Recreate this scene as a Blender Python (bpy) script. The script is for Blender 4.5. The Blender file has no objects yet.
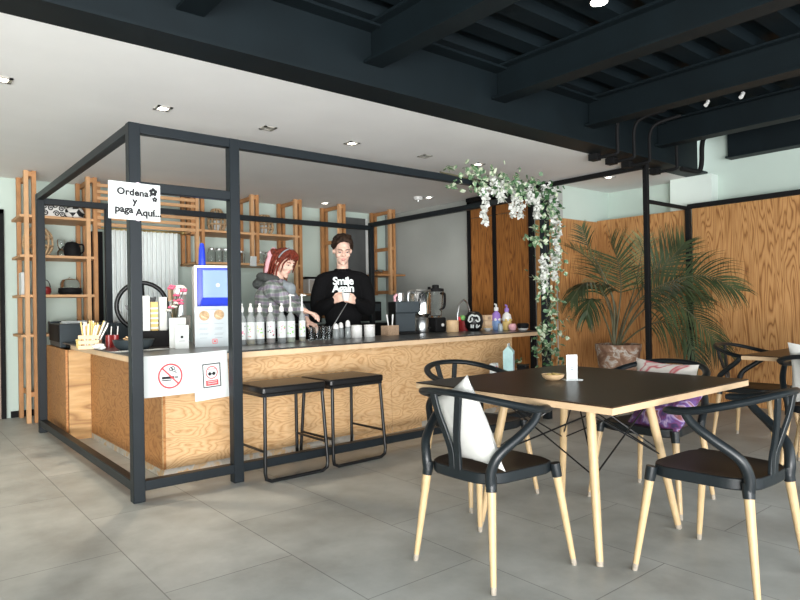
import bpy, bmesh, math, random
from mathutils import Vector, Matrix, Quaternion, noise
random.seed(7)
PI = math.pi
R = math.radians
SC = bpy.context.scene
COL = SC.collection

# ------------------------------------------------------------------ camera
CH = 1.17
FPX, YAW, ROLL, CY, PITCH = 630.4, R(50.58), R(.95), 302.9, R(.24)
CF = Vector((math.cos(YAW)*math.cos(PITCH), math.sin(YAW)*math.cos(PITCH), math.sin(PITCH)))
CR = Vector((math.sin(YAW), -math.cos(YAW), 0))
CU = CR.cross(CF)
CR, CU = math.cos(ROLL)*CR - math.sin(ROLL)*CU, math.sin(ROLL)*CR + math.cos(ROLL)*CU
CO = Vector((0, 0, CH))
cd = bpy.data.cameras.new('camera')
cam = bpy.data.objects.new('camera', cd)
COL.objects.link(cam)
m3 = Matrix((CR, CU, -CF)).transposed()
cam.matrix_world = Matrix.Translation(CO) @ m3.to_4x4()
cd.sensor_width = 36
cd.lens = FPX/800*36
cd.shift_y = (CY-300)/800
cd.clip_start = .05
SC.camera = cam

def at(px, py, X=None, Y=None, Z=None, D=None):
    """where the sight line through a photograph point meets a plane of the room"""
    d = CF + CR*((px-400)/FPX) - CU*((py-CY)/FPX)
    if D is not None: t = D
    elif X is not None: t = X/d.x
    elif Y is not None: t = Y/d.y
    else: t = (Z-CH)/d.z
    return CO + d*t

# ------------------------------------------------------------------ materials
def mat(name, col, rough=.5, metal=0, var=.0, vscale=8, bump=0, bscale=60, spec=.5, trans=0, emit=0, coat=0, alpha=1, ior=1.45, sheen=0):
    m = bpy.data.materials.new(name); m.use_nodes = True
    nt = m.node_tree; p = nt.nodes['Principled BSDF']
    c = (*col, 1)
    p.inputs['Base Color'].default_value = c
    p.inputs['Roughness'].default_value = rough
    p.inputs['Metallic'].default_value = metal
    p.inputs['Specular IOR Level'].default_value = spec
    p.inputs['Transmission Weight'].default_value = trans
    p.inputs['Coat Weight'].default_value = coat
    p.inputs['Alpha'].default_value = alpha
    p.inputs['IOR'].default_value = ior
    p.inputs['Sheen Weight'].default_value = sheen
    if emit:
        p.inputs['Emission Color'].default_value = c
        p.inputs['Emission Strength'].default_value = emit
    tc = nt.nodes.new('ShaderNodeTexCoord')
    if var:
        n = nt.nodes.new('ShaderNodeTexNoise'); n.inputs['Scale'].default_value = vscale; n.inputs['Detail'].default_value = 5
        nt.links.new(tc.outputs['Object'], n.inputs['Vector'])
        r = nt.nodes.new('ShaderNodeValToRGB')
        r.color_ramp.elements[0].position = .3; r.color_ramp.elements[1].position = .7
        r.color_ramp.elements[0].color = (*[max(0, x*(1-var)) for x in col], 1)
        r.color_ramp.elements[1].color = (*[min(1, x*(1+var)) for x in col], 1)
        nt.links.new(n.outputs['Fac'], r.inputs['Fac']); nt.links.new(r.outputs['Color'], p.inputs['Base Color'])
    if bump:
        n = nt.nodes.new('ShaderNodeTexNoise'); n.inputs['Scale'].default_value = bscale; n.inputs['Detail'].default_value = 4
        nt.links.new(tc.outputs['Object'], n.inputs['Vector'])
        b = nt.nodes.new('ShaderNodeBump'); b.inputs['Strength'].default_value = bump; b.inputs['Distance'].default_value = .01
        nt.links.new(n.outputs['Fac'], b.inputs['Height']); nt.links.new(b.outputs['Normal'], p.inputs['Normal'])
    return m

def ramp(nt, stops):
    r = nt.nodes.new('ShaderNodeValToRGB'); cr = r.color_ramp
    while len(cr.elements) < len(stops): cr.elements.new(.5)
    for e, (pos, c) in zip(cr.elements, stops): e.position = pos; e.color = (*c, 1)
    return r

def plywood(name, light, mid, dark, stretch=(1, 1, .12), scale=2.4, rough=.5, bands=9.0, dist=7.0, contrast=(.25, .6, .8), off=(0, 0, 0), spec=.35):
    """rotary-cut softwood veneer: long wavy contour figure"""
    m = bpy.data.materials.new(name); m.use_nodes = True
    nt = m.node_tree; p = nt.nodes['Principled BSDF']; L = nt.links.new
    tc = nt.nodes.new('ShaderNodeTexCoord'); mp = nt.nodes.new('ShaderNodeMapping')
    mp.inputs['Scale'].default_value = stretch; mp.inputs['Location'].default_value = off
    L(tc.outputs['Object'], mp.inputs['Vector'])
    n1 = nt.nodes.new('ShaderNodeTexNoise'); n1.inputs['Scale'].default_value = scale; n1.inputs['Detail'].default_value = 2.2; n1.inputs['Roughness'].default_value = .45
    n1.inputs['Distortion'].default_value = .35
    L(mp.outputs['Vector'], n1.inputs['Vector'])
    mu = nt.nodes.new('ShaderNodeMath'); mu.operation = 'MULTIPLY'; mu.inputs[1].default_value = bands
    L(n1.outputs['Fac'], mu.inputs[0])
    fr = nt.nodes.new('ShaderNodeMath'); fr.operation = 'FRACT'; L(mu.outputs[0], fr.inputs[0])
    r = ramp(nt, [(0, mid), (contrast[0], light), (contrast[1], mid), (contrast[2], dark), (1, mid)])
    L(fr.outputs[0], r.inputs['Fac'])
    n2 = nt.nodes.new('ShaderNodeTexNoise'); n2.inputs['Scale'].default_value = scale*14; n2.inputs['Detail'].default_value = 4
    L(mp.outputs['Vector'], n2.inputs['Vector'])
    r2 = ramp(nt, [(.3, (.82, .8, .78)), (.7, (1.0, 1.0, 1.0))])
    L(n2.outputs['Fac'], r2.inputs['Fac'])
    mx = nt.nodes.new('ShaderNodeMix'); mx.data_type = 'RGBA'; mx.blend_type = 'MULTIPLY'; mx.inputs['Factor'].default_value = .8
    L(r.outputs['Color'], mx.inputs[6]); L(r2.outputs['Color'], mx.inputs[7])
    L(mx.outputs[2], p.inputs['Base Color'])
    p.inputs['Roughness'].default_value = rough; p.inputs['Specular IOR Level'].default_value = spec
    b = nt.nodes.new('ShaderNodeBump'); b.inputs['Strength'].default_value = .08
    L(n2.outputs['Fac'], b.inputs['Height']); L(b.outputs['Normal'], p.inputs['Normal'])
    return m

def floor_mat():
    m = bpy.data.materials.new('grey_floor_tiles'); m.use_nodes = True
    nt = m.node_tree; p = nt.nodes['Principled BSDF']; L = nt.links.new
    tc = nt.nodes.new('ShaderNodeTexCoord')
    sep = nt.nodes.new('ShaderNodeSeparateXYZ'); L(tc.outputs['Object'], sep.inputs[0])
    cmb = nt.nodes.new('ShaderNodeCombineXYZ'); L(sep.outputs['Y'], cmb.inputs['X']); L(sep.outputs['X'], cmb.inputs['Y'])
    mp = nt.nodes.new('ShaderNodeMapping'); mp.inputs['Location'].default_value = (-3.24+1.2*6, -.886+.6*20, 0); L(cmb.outputs[0], mp.inputs['Vector'])
    br = nt.nodes.new('ShaderNodeTexBrick'); L(mp.outputs[0], br.inputs['Vector'])
    br.inputs['Scale'].default_value = 1; br.inputs['Brick Width'].default_value = 1.2; br.inputs['Row Height'].default_value = .6
    br.inputs['Mortar Size'].default_value = .003; br.inputs['Mortar Smooth'].default_value = .2; br.offset = .5
    br.inputs['Color1'].default_value = (.375, .388, .372, 1); br.inputs['Color2'].default_value = (.415, .426, .408, 1); br.inputs['Mortar'].default_value = (.22, .226, .217, 1)
    n = nt.nodes.new('ShaderNodeTexNoise'); n.inputs['Scale'].default_value = 2.2; n.inputs['Detail'].default_value = 9; n.inputs['Roughness'].default_value = .62
    L(tc.outputs['Object'], n.inputs['Vector'])
    r = ramp(nt, [(.28, (.70, .695, .68)), (.5, (.98, .98, .97)), (.72, (1.24, 1.235, 1.22))]); L(n.outputs['Fac'], r.inputs['Fac'])
    mx = nt.nodes.new('ShaderNodeMix'); mx.data_type = 'RGBA'; mx.blend_type = 'MULTIPLY'; mx.inputs['Factor'].default_value = 1
    L(br.outputs['Color'], mx.inputs[6]); L(r.outputs['Color'], mx.inputs[7]); L(mx.outputs[2], p.inputs['Base Color'])
    r3 = ramp(nt, [(.3, (.38,)*3), (.7, (.55,)*3)]); L(n.outputs['Fac'], r3.inputs['Fac']); L(r3.outputs['Color'], p.inputs['Roughness'])
    p.inputs['Specular IOR Level'].default_value = .4
    b = nt.nodes.new('ShaderNodeBump'); b.inputs['Strength'].default_value = .25; b.inputs['Distance'].default_value = .002; b.invert = True
    L(br.outputs['Fac'], b.inputs['Height']); L(b.outputs['Normal'], p.inputs['Normal'])
    return m

def plaid():
    m = bpy.data.materials.new('plaid_fleece'); m.use_nodes = True
    nt = m.node_tree; p = nt.nodes['Principled BSDF']; L = nt.links.new
    tc = nt.nodes.new('ShaderNodeTexCoord')
    def wave(d, sc, dist, ph=0):
        w = nt.nodes.new('ShaderNodeTexWave'); w.bands_direction = d; w.inputs['Scale'].default_value = sc; w.inputs['Distortion'].default_value = dist
        w.inputs['Detail'].default_value = 1; w.inputs['Phase Offset'].default_value = ph
        L(tc.outputs['Object'], w.inputs['Vector']); return w
    a, b, c = wave('Z', 4.5, 4.5), wave('X', 5.2, 4), wave('Y', 4.0, 1.0, 2)
    r1 = ramp(nt, [(.2, (.17, .19, .18)), (.5, (.33, .34, .33)), (.8, (.27, .23, .30))]); L(a.outputs['Color'], r1.inputs['Fac'])
    r2 = ramp(nt, [(.2, (.72, .75, .72)), (.6, (1.1, 1.1, 1.08)), (.9, (.85, .98, .86))]); L(b.outputs['Color'], r2.inputs['Fac'])
    r3 = ramp(nt, [(.3, (.7, .7, .72)), (.7, (1.15, 1.15, 1.15))]); L(c.outputs['Color'], r3.inputs['Fac'])
    def mul(x, y):
        mx = nt.nodes.new('ShaderNodeMix'); mx.data_type = 'RGBA'; mx.blend_type = 'MULTIPLY'; mx.inputs['Factor'].default_value = 1
        L(x, mx.inputs[6]); L(y, mx.inputs[7]); return mx.outputs[2]
    L(mul(mul(r1.outputs['Color'], r2.outputs['Color']), r3.outputs['Color']), p.inputs['Base Color'])
    p.inputs['Roughness'].default_value = .95
    return m

def blotch(name, stops, scale=14, rough=.9, detail=2):
    """printed cloth or weathered clay: irregular colour patches"""
    m = bpy.data.materials.new(name); m.use_nodes = True
    nt = m.node_tree; p = nt.nodes['Principled BSDF']; L = nt.links.new
    tc = nt.nodes.new('ShaderNodeTexCoord')
    n = nt.nodes.new('ShaderNodeTexNoise'); n.inputs['Scale'].default_value = scale; n.inputs['Detail'].default_value = detail; n.inputs['Distortion'].default_value = .8
    L(tc.outputs['Object'], n.inputs['Vector'])
    r = ramp(nt, stops); r.color_ramp.interpolation = 'LINEAR'
    L(n.outputs['Fac'], r.inputs['Fac']); L(r.outputs['Color'], p.inputs['Base Color'])
    p.inputs['Roughness'].default_value = rough
    return m

M = {}
M['floor'] = floor_mat()
M['ceiling'] = mat('white_ceiling_paint', (.82, .81, .795), .9, var=.03, vscale=1.5)
M['green'] = mat('pale_green_wall', (.50, .59, .535), .85, var=.03, vscale=2)
M['column'] = mat('pale_column_paint', (.68, .76, .71), .8, var=.02, vscale=2)
M['grey'] = mat('grey_plaster', (.37, .385, .365), .85, var=.05, vscale=2)
M['darkgrey'] = mat('dark_grey_board', (.085, .09, .09), .8, var=.1, vscale=5)
M['steel'] = mat('blue_black_steel_paint', (.0045, .0085, .0108), .55, var=.15, vscale=3, spec=.25)
M['deck'] = mat('dark_deck_paint', (.0045, .0085, .011), .6, var=.15, vscale=3, spec=.2)
M['frame'] = mat('frame_black_paint', (.0065, .010, .013), .45, var=.12, vscale=6, spec=.35)
M['black'] = mat('black_lacquer', (.006, .0065, .007), .35, var=.1, spec=.4)
M['blackmat'] = mat('black_matt', (.007, .007, .0075), .7, var=.1, spec=.2)
M['chair'] = mat('black_chair_plastic', (.0075, .0105, .0125), .38, var=.1, vscale=10, bump=.02, bscale=300, spec=.4)
M['seat'] = mat('seat_brown_reflection', (.014, .0105, .0095), .45, var=.1, spec=.35)  # black seat top with a brownish reflection put into its colour
M['leg'] = mat('pale_beech', (.43, .305, .165), .45, var=.07, vscale=20)
M['legtip'] = mat('worn_leg_tip', (.27, .235, .19), .7, var=.2, vscale=60)
M['leather'] = mat('black_leatherette', (.006, .006, .0065), .33, spec=.4, bump=.05, bscale=200)
M['tabletop'] = mat('dark_brown_laminate', (.034, .020, .012), .34, var=.05, spec=.16)
M['tableedge'] = mat('pale_wood_edge', (.47, .33, .20), .5, var=.06, vscale=12)
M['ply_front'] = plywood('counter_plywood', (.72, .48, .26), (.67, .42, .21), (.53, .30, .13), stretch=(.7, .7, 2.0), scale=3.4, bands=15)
M['ply_shaded'] = plywood('counter_plywood_shaded', (.50, .235, .08), (.45, .20, .065), (.33, .135, .04), stretch=(.8, .8, 1.5), scale=4, bands=13)  # counter plywood again, shade of the side faces put into its colour
M['ply_pale'] = plywood('counter_recess_plywood', (.60, .37, .165), (.53, .31, .12), (.32, .16, .055), stretch=(.45, .45, 2.6), scale=1.5, bands=8)
M['ply_wall'] = plywood('wall_plywood', (.53, .285, .115), (.465, .235, .085), (.22, .088, .028), stretch=(2.6, 2.6, .22), scale=3.0, bands=19, rough=.45)
M['ply_door'] = plywood('door_plywood', (.40, .165, .042), (.33, .125, .03), (.16, .055, .012), stretch=(3.2, 3.2, .22), scale=3.4, bands=14, rough=.42)
M['worn'] = blotch('worn_base_paint', [(.38, (.40, .36, .30)), (.5, (.50, .47, .42)), (.58, (.52, .34, .17)), (.7, (.44, .40, .34))], 9, .8, 5)
M['edge'] = mat('counter_edge_wood', (.64, .45, .28), .5, var=.08, vscale=9)
M['counter'] = mat('dark_stone_counter', (.028, .029, .029), .28, var=.45, vscale=45, spec=.6)
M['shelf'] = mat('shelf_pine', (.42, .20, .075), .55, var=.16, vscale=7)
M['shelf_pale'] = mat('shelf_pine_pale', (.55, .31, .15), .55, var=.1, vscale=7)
M['curtain'] = mat('grey_white_curtain', (.78, .82, .81), .9)
M['paper'] = mat('white_paper', (.60, .63, .62), .7)
M['poster'] = mat('pale_poster', (.40, .45, .475), .5)
M['ink'] = mat('black_ink', (.01, .01, .012), .7)
M['red'] = mat('red_ink', (.72, .05, .06), .6)
M['tape'] = mat('lilac_tape', (.72, .6, .68), .5)
M['greyink'] = mat('grey_ink', (.22, .25, .27), .7)
M['white'] = mat('white_plastic', (.70, .70, .685), .4)
M['ceramic'] = mat('white_ceramic', (.72, .715, .69), .3)
M['blue'] = mat('cobalt_plastic', (.015, .04, .50), .3)
M['paleblue'] = mat('pale_blue_screen', (.17, .28, .52), .35)
M['glass'] = mat('clear_glass', (.95, .97, .97), .03, trans=1, ior=1.3)
M['metal'] = mat('brushed_metal', (.55, .56, .56), .3, metal=1)
M['chrome'] = mat('chrome', (.75, .75, .75), .1, metal=1)
M['wicker'] = mat('wicker', (.44, .30, .17), .8, var=.3, vscale=60)
M['cardboard'] = mat('brown_cardboard', (.36, .245, .16), .85, var=.2, vscale=70)
M['terracotta'] = blotch('weathered_terracotta', [(.40, (.17, .09, .055)), (.5, (.27, .16, .105)), (.56, (.46, .42, .37)), (.7, (.2, .12, .08))], 9, .9, 6)
M['soil'] = mat('soil', (.05, .035, .025), 1, var=.4, vscale=60)
M['frond'] = mat('palm_leaf', (.042, .060, .026), .5, spec=.25, var=.5, vscale=4)
M['frond_pale'] = mat('palm_leaf_pale', (.20, .22, .10), .5, var=.4, vscale=4)
M['stalk'] = mat('palm_stalk', (.075, .07, .035), .6, var=.3)
M['ivy'] = blotch('variegated_leaf', [(.40, (.07, .14, .07)), (.50, (.15, .25, .13)), (.56, (.42, .48, .33)), (.68, (.54, .58, .45))], 17, .6, 2)
M['ivy_dark'] = mat('dark_leaf', (.03, .09, .03), .6, var=.5, vscale=20)
M['petal'] = mat('white_petal', (.62, .63, .59), .8)
M['vine'] = mat('brown_vine', (.08, .07, .04), .8)
M['cushion'] = mat('white_cushion', (.53, .53, .505), .95, var=.05, vscale=14, bump=.15, bscale=25)
M['cush_print'] = blotch('floral_cushion', [(.40, (.66, .61, .56)), (.52, (.68, .63, .58)), (.57, (.50, .06, .08)), (.63, (.66, .58, .54))], 6)
M['cush_purple'] = blotch('purple_floral_cushion', [(.36, (.03, .018, .07)), (.45, (.12, .03, .10)), (.52, (.10, .06, .22)), (.58, (.36, .28, .42)), (.66, (.16, .05, .05))], 13)
M['skin'] = mat('skin', (.72, .47, .37), .5, var=.05, vscale=25)
M['lip'] = mat('lips', (.55, .22, .2), .5)
M['hair_brown'] = mat('dark_brown_hair', (.024, .013, .008), .6, spec=.2, var=.5, vscale=40, bump=.6, bscale=55)
M['hair_red'] = mat('auburn_hair', (.15, .026, .014), .55, spec=.3, var=.5, vscale=40, bump=.6, bscale=50)
M['sweat'] = mat('black_sweatshirt_cloth', (.006, .006, .0065), .95, bump=.25, bscale=9, spec=.08)
M['plaid'] = plaid()
M['hood'] = mat('dark_grey_fleece', (.055, .06, .058), .95, var=.2, vscale=30)
M['pants'] = mat('black_denim', (.009, .009, .011), .9, spec=.1)
M['pink'] = mat('pink_cloth', (.70, .38, .42), .8)
M['pinkpetal'] = mat('pink_petal', (.74, .13, .23), .7)
M['print'] = mat('white_print', (.8, .86, .85), .7)
M['lamp'] = mat('lit_lamp', (1.0, .93, .82), .5, emit=14)
M['lampoff'] = mat('unlit_lamp', (.5, .48, .43), .3, metal=.5)
M['redcup'] = mat('dark_red_enamel', (.22, .02, .02), .3)
M['yellow'] = mat('pale_yellow', (.62, .45, .16), .5)
M['syrup_amber'] = mat('amber_syrup', (.22, .06, .02), .1, var=.1, coat=.5)
M['syrup_dark'] = mat('dark_syrup', (.03, .02, .018), .1, coat=.5)
M['syrup_yellow'] = mat('yellow_syrup', (.45, .33, .08), .1, coat=.5)
M['syrup_green'] = mat('green_syrup', (.42, .47, .2), .1, coat=.5)
M['bottle_glass'] = mat('bottle_glass', (.35, .38, .38), .06, spec=.8, alpha=.55)
M['lab_green'] = mat('green_print', (.22, .5, .15), .7)
M['lab_pink'] = mat('pink_print', (.7, .2, .3), .7)
M['lab_yel'] = mat('yellow_print', (.8, .65, .2), .7)
M['purple'] = mat('purple_plastic', (.28, .16, .50), .4)
M['teal'] = mat('pale_teal_carton', (.50, .74, .74), .5, var=.06, vscale=30)
M['graph'] = mat('graphite_plastic', (.032, .042, .048), .45, var=.1, spec=.3)
M['tan'] = mat('tan_wood', (.63, .43, .24), .55, var=.12, vscale=16)
M['brass'] = mat('brass', (.65, .5, .22), .3, metal=1)
M['snack'] = mat('yellow_snack', (.62, .43, .15), .7, var=.3, vscale=60)
M['door'] = mat('brown_door', (.36, .27, .2), .6, var=.15)

# ------------------------------------------------------------------ mesh building
class MB:
    def __init__(s): s.v = []; s.f = []
    def add(s, vs, fs, mtx=None):
        o = len(s.v)
        s.v += [tuple((mtx @ Vector(v)) if mtx else v) for v in vs]
        s.f += [tuple(i+o for i in f) for f in fs]
        return s
    def box(s, lo, hi, mtx=None):
        (a, b, c), (d, e, f) = lo, hi
        return s.add([(a,b,c),(d,b,c),(d,e,c),(a,e,c),(a,b,f),(d,b,f),(d,e,f),(a,e,f)],
                     [(3,2,1,0),(4,5,6,7),(0,1,5,4),(1,2,6,5),(2,3,7,6),(3,0,4,7)], mtx)
    def cbox(s, c, sz, mtx=None):
        return s.box([c[i]-sz[i]/2 for i in range(3)], [c[i]+sz[i]/2 for i in range(3)], mtx)
    def prism(s, poly, z0, z1, mtx=None):
        n = len(poly)
        vs = [(x, y, z0) for x, y in poly] + [(x, y, z1) for x, y in poly]
        fs = [tuple(range(n-1, -1, -1)), tuple(range(n, 2*n))] + [(i, (i+1) % n, n+(i+1) % n, n+i) for i in range(n)]
        return s.add(vs, fs, mtx)
    def lathe(s, prof, n=24, c=(0, 0, 0), cap=True, mtx=None):
        vs = []; fs = []
        for r, z in prof:
            for k in range(n):
                a = 2*PI*k/n; vs.append((c[0]+r*math.cos(a), c[1]+r*math.sin(a), c[2]+z))
        for i in range(len(prof)-1):
            for k in range(n):
                fs.append((i*n+k, i*n+(k+1) % n, (i+1)*n+(k+1) % n, (i+1)*n+k))
        if cap:
            fs.append(tuple(range(n-1, -1, -1))); fs.append(tuple((len(prof)-1)*n+k for k in range(n)))
        return s.add(vs, fs, mtx)
    def tube(s, pts, r, n=10, closed=False, flat=None, up=None):
        """round (or elliptic, flat=(a,b)) bar along points; r a number or one per point"""
        pts = [Vector(p) for p in pts]; m = len(pts)
        rs = r if isinstance(r, (list, tuple)) else [r]*m
        prev = None; vs = []; fs = []
        for i, p in enumerate(pts):
            if closed: t = pts[(i+1) % m]-pts[i-1]
            else: t = pts[min(i+1, m-1)]-pts[max(i-1, 0)]
            t.normalize()
            if prev is None:
                u = Vector(up) if up else (Vector((0, 0, 1)) if abs(t.z) < .9 else Vector((1, 0, 0)))
            else: u = prev
            u = (u - t*u.dot(t)); u.normalize(); prev = u
            w = t.cross(u)
            fa, fb = flat or (1, 1)
            for k in range(n):
                a = 2*PI*k/n
                vs.append(tuple(p + u*(math.cos(a)*rs[i]*fa) + w*(math.sin(a)*rs[i]*fb)))
        for i in range(m if closed else m-1):
            for k in range(n):
                j = (i+1) % m
                fs.append((i*n+k, i*n+(k+1) % n, j*n+(k+1) % n, j*n+k))
        if not closed:
            fs.append(tuple(range(n-1, -1, -1))); fs.append(tuple((m-1)*n+k for k in range(n)))
        return s.add(vs, fs)
    def bar(s, pts, w, h, up=(0, 0, 1), closed=False):
        """rectangular bar along points"""
        pts = [Vector(p) for p in pts]; m = len(pts); vs = []; fs = []
        for i, p in enumerate(pts):
            t = (pts[min(i+1, m-1)]-pts[max(i-1, 0)]).normalized()
            u = Vector(up); u = (u-t*u.dot(t)).normalized(); x = t.cross(u)
            for a, b in ((-1,-1),(1,-1),(1,1),(-1,1)): vs.append(tuple(p+x*(a*w/2)+u*(b*h/2)))
        for i in range(m-1):
            for k in range(4): fs.append((i*4+k, i*4+(k+1) % 4, (i+1)*4+(k+1) % 4, (i+1)*4+k))
        fs.append((3,2,1,0)); fs.append(tuple((m-1)*4+k for k in range(4)))
        return s.add(vs, fs)
    def ball(s, c, r, nu=16, nv=10, mtx=None):
        rx, ry, rz = r if isinstance(r, (tuple, list)) else (r, r, r)
        vs = [(c[0], c[1], c[2]-rz)]; fs = []
        for j in range(1, nv):
            b = -PI/2+PI*j/nv
            for k in range(nu):
                a = 2*PI*k/nu
                vs.append((c[0]+rx*math.cos(b)*math.cos(a), c[1]+ry*math.cos(b)*math.sin(a), c[2]+rz*math.sin(b)))
        vs.append((c[0], c[1], c[2]+rz)); top = len(vs)-1
        for k in range(nu): fs.append((0, 1+(k+1) % nu, 1+k))
        for j in range(nv-2):
            for k in range(nu):
                a = 1+j*nu; b = a+nu
                fs.append((a+k, a+(k+1) % nu, b+(k+1) % nu, b+k))
        a = 1+(nv-2)*nu
        for k in range(nu): fs.append((a+k, a+(k+1) % nu, top))
        return s.add(vs, fs, mtx)
    def capsule(s, pts, rs, n=14):
        """fat chain of tapered limbs with round joints"""
        s.tube(pts, rs, n)
        for p, r in zip(pts, rs): s.ball(p, r, n, 8)
        return s
    def mesh(s, name):
        me = bpy.data.meshes.new(name); me.from_pydata(s.v, [], s.f); me.validate(); me.update(); return me
    def build(s, name, m, parent=None, smooth=True, bevel=0, seg=2, fix=True, loc=None):
        me = s.mesh(name)
        if fix:
            bm = bmesh.new(); bm.from_mesh(me); bmesh.ops.recalc_face_normals(bm, faces=bm.faces); bm.to_mesh(me); bm.free()
        return link(name, me, m, parent, smooth, bevel, seg, loc)

def link(name, me, m, parent=None, smooth=True, bevel=0, seg=2, loc=None):
    me.materials.clear()
    for x in (m if isinstance(m, (list, tuple)) else [m]): me.materials.append(M[x] if isinstance(x, str) else x)
    if smooth:
        me.polygons.foreach_set('use_smooth', [True]*len(me.polygons))
        me.set_sharp_from_angle(angle=R(38))
    o = bpy.data.objects.new(name, me); COL.objects.link(o)
    if parent: o.parent = parent
    if loc is not None: o.location = loc
    if bevel:
        b = o.modifiers.new('bevel', 'BEVEL'); b.width = bevel; b.segments = seg; b.limit_method = 'ANGLE'; b.angle_limit = R(40)
    return o

def tag(o, label, cat, group=None):
    o['label'] = label; o['category'] = cat
    if group: o['group'] = group
    return o
def thing(name, label, cat, loc=(0, 0, 0), rz=0, group=None):
    o = bpy.data.objects.new(name, None); COL.objects.link(o)
    o.empty_display_size = .1; o.location = loc; o.rotation_euler = (0, 0, rz)
    return tag(o, label, cat, group)
def struct(o): o['kind'] = 'structure'; return o
def copy_tree(o, parent=None):
    c = o.copy(); COL.objects.link(c)
    if parent: c.parent = parent
    for ch in list(o.children): copy_tree(ch, c)
    return c
def dup(o, loc, rz, label):
    c = copy_tree(o); c.location = loc; c.rotation_euler = (0, 0, rz); c['label'] = label; return c

def text_mesh(s, size, offset=0, extrude=.0006, align='CENTER', space=1):
    cu = bpy.data.curves.new('t', 'FONT'); cu.body = s; cu.size = size; cu.offset = offset; cu.extrude = extrude
    cu.align_x = align; cu.space_character = space; cu.resolution_u = 3
    o = bpy.data.objects.new('t', cu); COL.objects.link(o)
    dg = bpy.context.evaluated_depsgraph_get()
    me = bpy.data.meshes.new_from_object(o.evaluated_get(dg))
    bpy.data.objects.remove(o); bpy.data.curves.remove(cu)
    return me
def add_text(mb, s, size, mtx, **k):
    me = text_mesh(s, size, **k)
    mb.add([tuple(v.co) for v in me.vertices], [tuple(p.vertices) for p in me.polygons], mtx)
    bpy.data.meshes.remove(me)

def remesh(mb, voxel, smooth=4, fac=.5):
    me = mb.mesh('tmp'); o = bpy.data.objects.new('tmp', me); COL.objects.link(o)
    r = o.modifiers.new('r', 'REMESH'); r.mode = 'VOXEL'; r.voxel_size = voxel; r.use_smooth_shade = True
    if smooth:
        sm = o.modifiers.new('s', 'SMOOTH'); sm.iterations = smooth; sm.factor = fac
    dg = bpy.context.evaluated_depsgraph_get()
    out = bpy.data.meshes.new_from_object(o.evaluated_get(dg))
    bpy.data.objects.remove(o); bpy.data.meshes.remove(me)
    return out

def spline(pts, n=8):
    """Catmull-Rom through points"""
    P = [Vector(p) for p in pts]; P = [P[0]*2-P[1]]+P+[P[-1]*2-P[-2]]; out = []
    for i in range(1, len(P)-2):
        a, b, c, d = P[i-1:i+3]
        for k in range(n):
            t = k/n
            out.append(.5*((2*b)+(c-a)*t+(2*a-5*b+4*c-d)*t*t+(3*b-a-3*c+d)*t**3))
    out.append(P[-2]); return out
# ------------------------------------------------------------------ setting
ZC = 2.655
def slab(name, lo, hi, m): return struct(MB().box(lo, hi).build(name, m, smooth=False))
slab('floor', (-5, -3.2, -.1), (8.2, 8.4, 0), 'floor')
slab('ceiling', (-5, 3.65, ZC), (8.2, 8.4, ZC+.12), 'ceiling')
slab('wall_back', (1.045, 8.14, 0), (6.4, 8.3, ZC), 'green')
slab('wall_back_left', (-5, 8.14, 2.3), (1.045, 8.3, ZC), 'green')
slab('wall_right', (6.42, 4.76, 0), (6.56, 8.3, ZC), 'grey')
slab('wall_alcove_back', (6.56, 4.82, 0), (7.85, 4.96, ZC), 'green')
slab('wall_alcove_right', (7.67, -3.2, 0), (7.85, 4.82, 3.3), 'green')
slab('wall_column', (7.5, 3.36, 0), (7.669, 3.86, ZC), 'column')
slab('wall_back_lower', (-5, 8.14, 0), (.2, 8.3, 2.3), 'green')
slab('wall_left_blocker', (-5.15, -3.2, 0), (-5, 8.3, 3.1), 'green')  # unseen wall added to cut the light from the left
# door at the far left of the back wall
d1 = struct(MB().box((.25, 8.17, 0), (1.005, 8.21, 2.25)).build('door_1', 'door', smooth=False))
fr = MB(); fr.box((1.005, 8.1, 0), (1.045, 8.22, 2.3)); fr.box((.2, 8.1, 0), (.25, 8.22, 2.3)); fr.box((.2, 8.1, 2.25), (1.045, 8.22, 2.3))
fr.build('door_frame', 'blackmat', d1, smooth=False)
# baseboard under the counter bottom rail is part of the frame; a thin dark skirting runs under the shelf wall
struct(MB().box((1.09, 8.12, 0), (6.4, 8.14, .07)).build('baseboard_back', 'blackmat', smooth=False))
# corrugated deck over the dining side, ribs along x
deck = MB(); y = 3.5; prof = []
while y > -3.1:
    for dy, z in ((0, 3.12), (-.15, 3.12), (-.17, 3.19), (-.32, 3.19), (-.34, 3.12)): prof.append((y+dy, z))
    y -= .34
n = len(prof)
deck.add([(x, py, pz) for x in (-5, 7.85) for py, pz in prof] + [(x, py, pz+.06) for x in (-5, 7.85) for py, pz in prof],
         [(i, i+1, n+i+1, n+i) for i in range(n-1)] + [(2*n+i+1, 2*n+i, 3*n+i, 3*n+i+1) for i in range(n-1)])
struct(deck.build('ceiling_deck', 'deck', smooth=False, fix=False))

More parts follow.
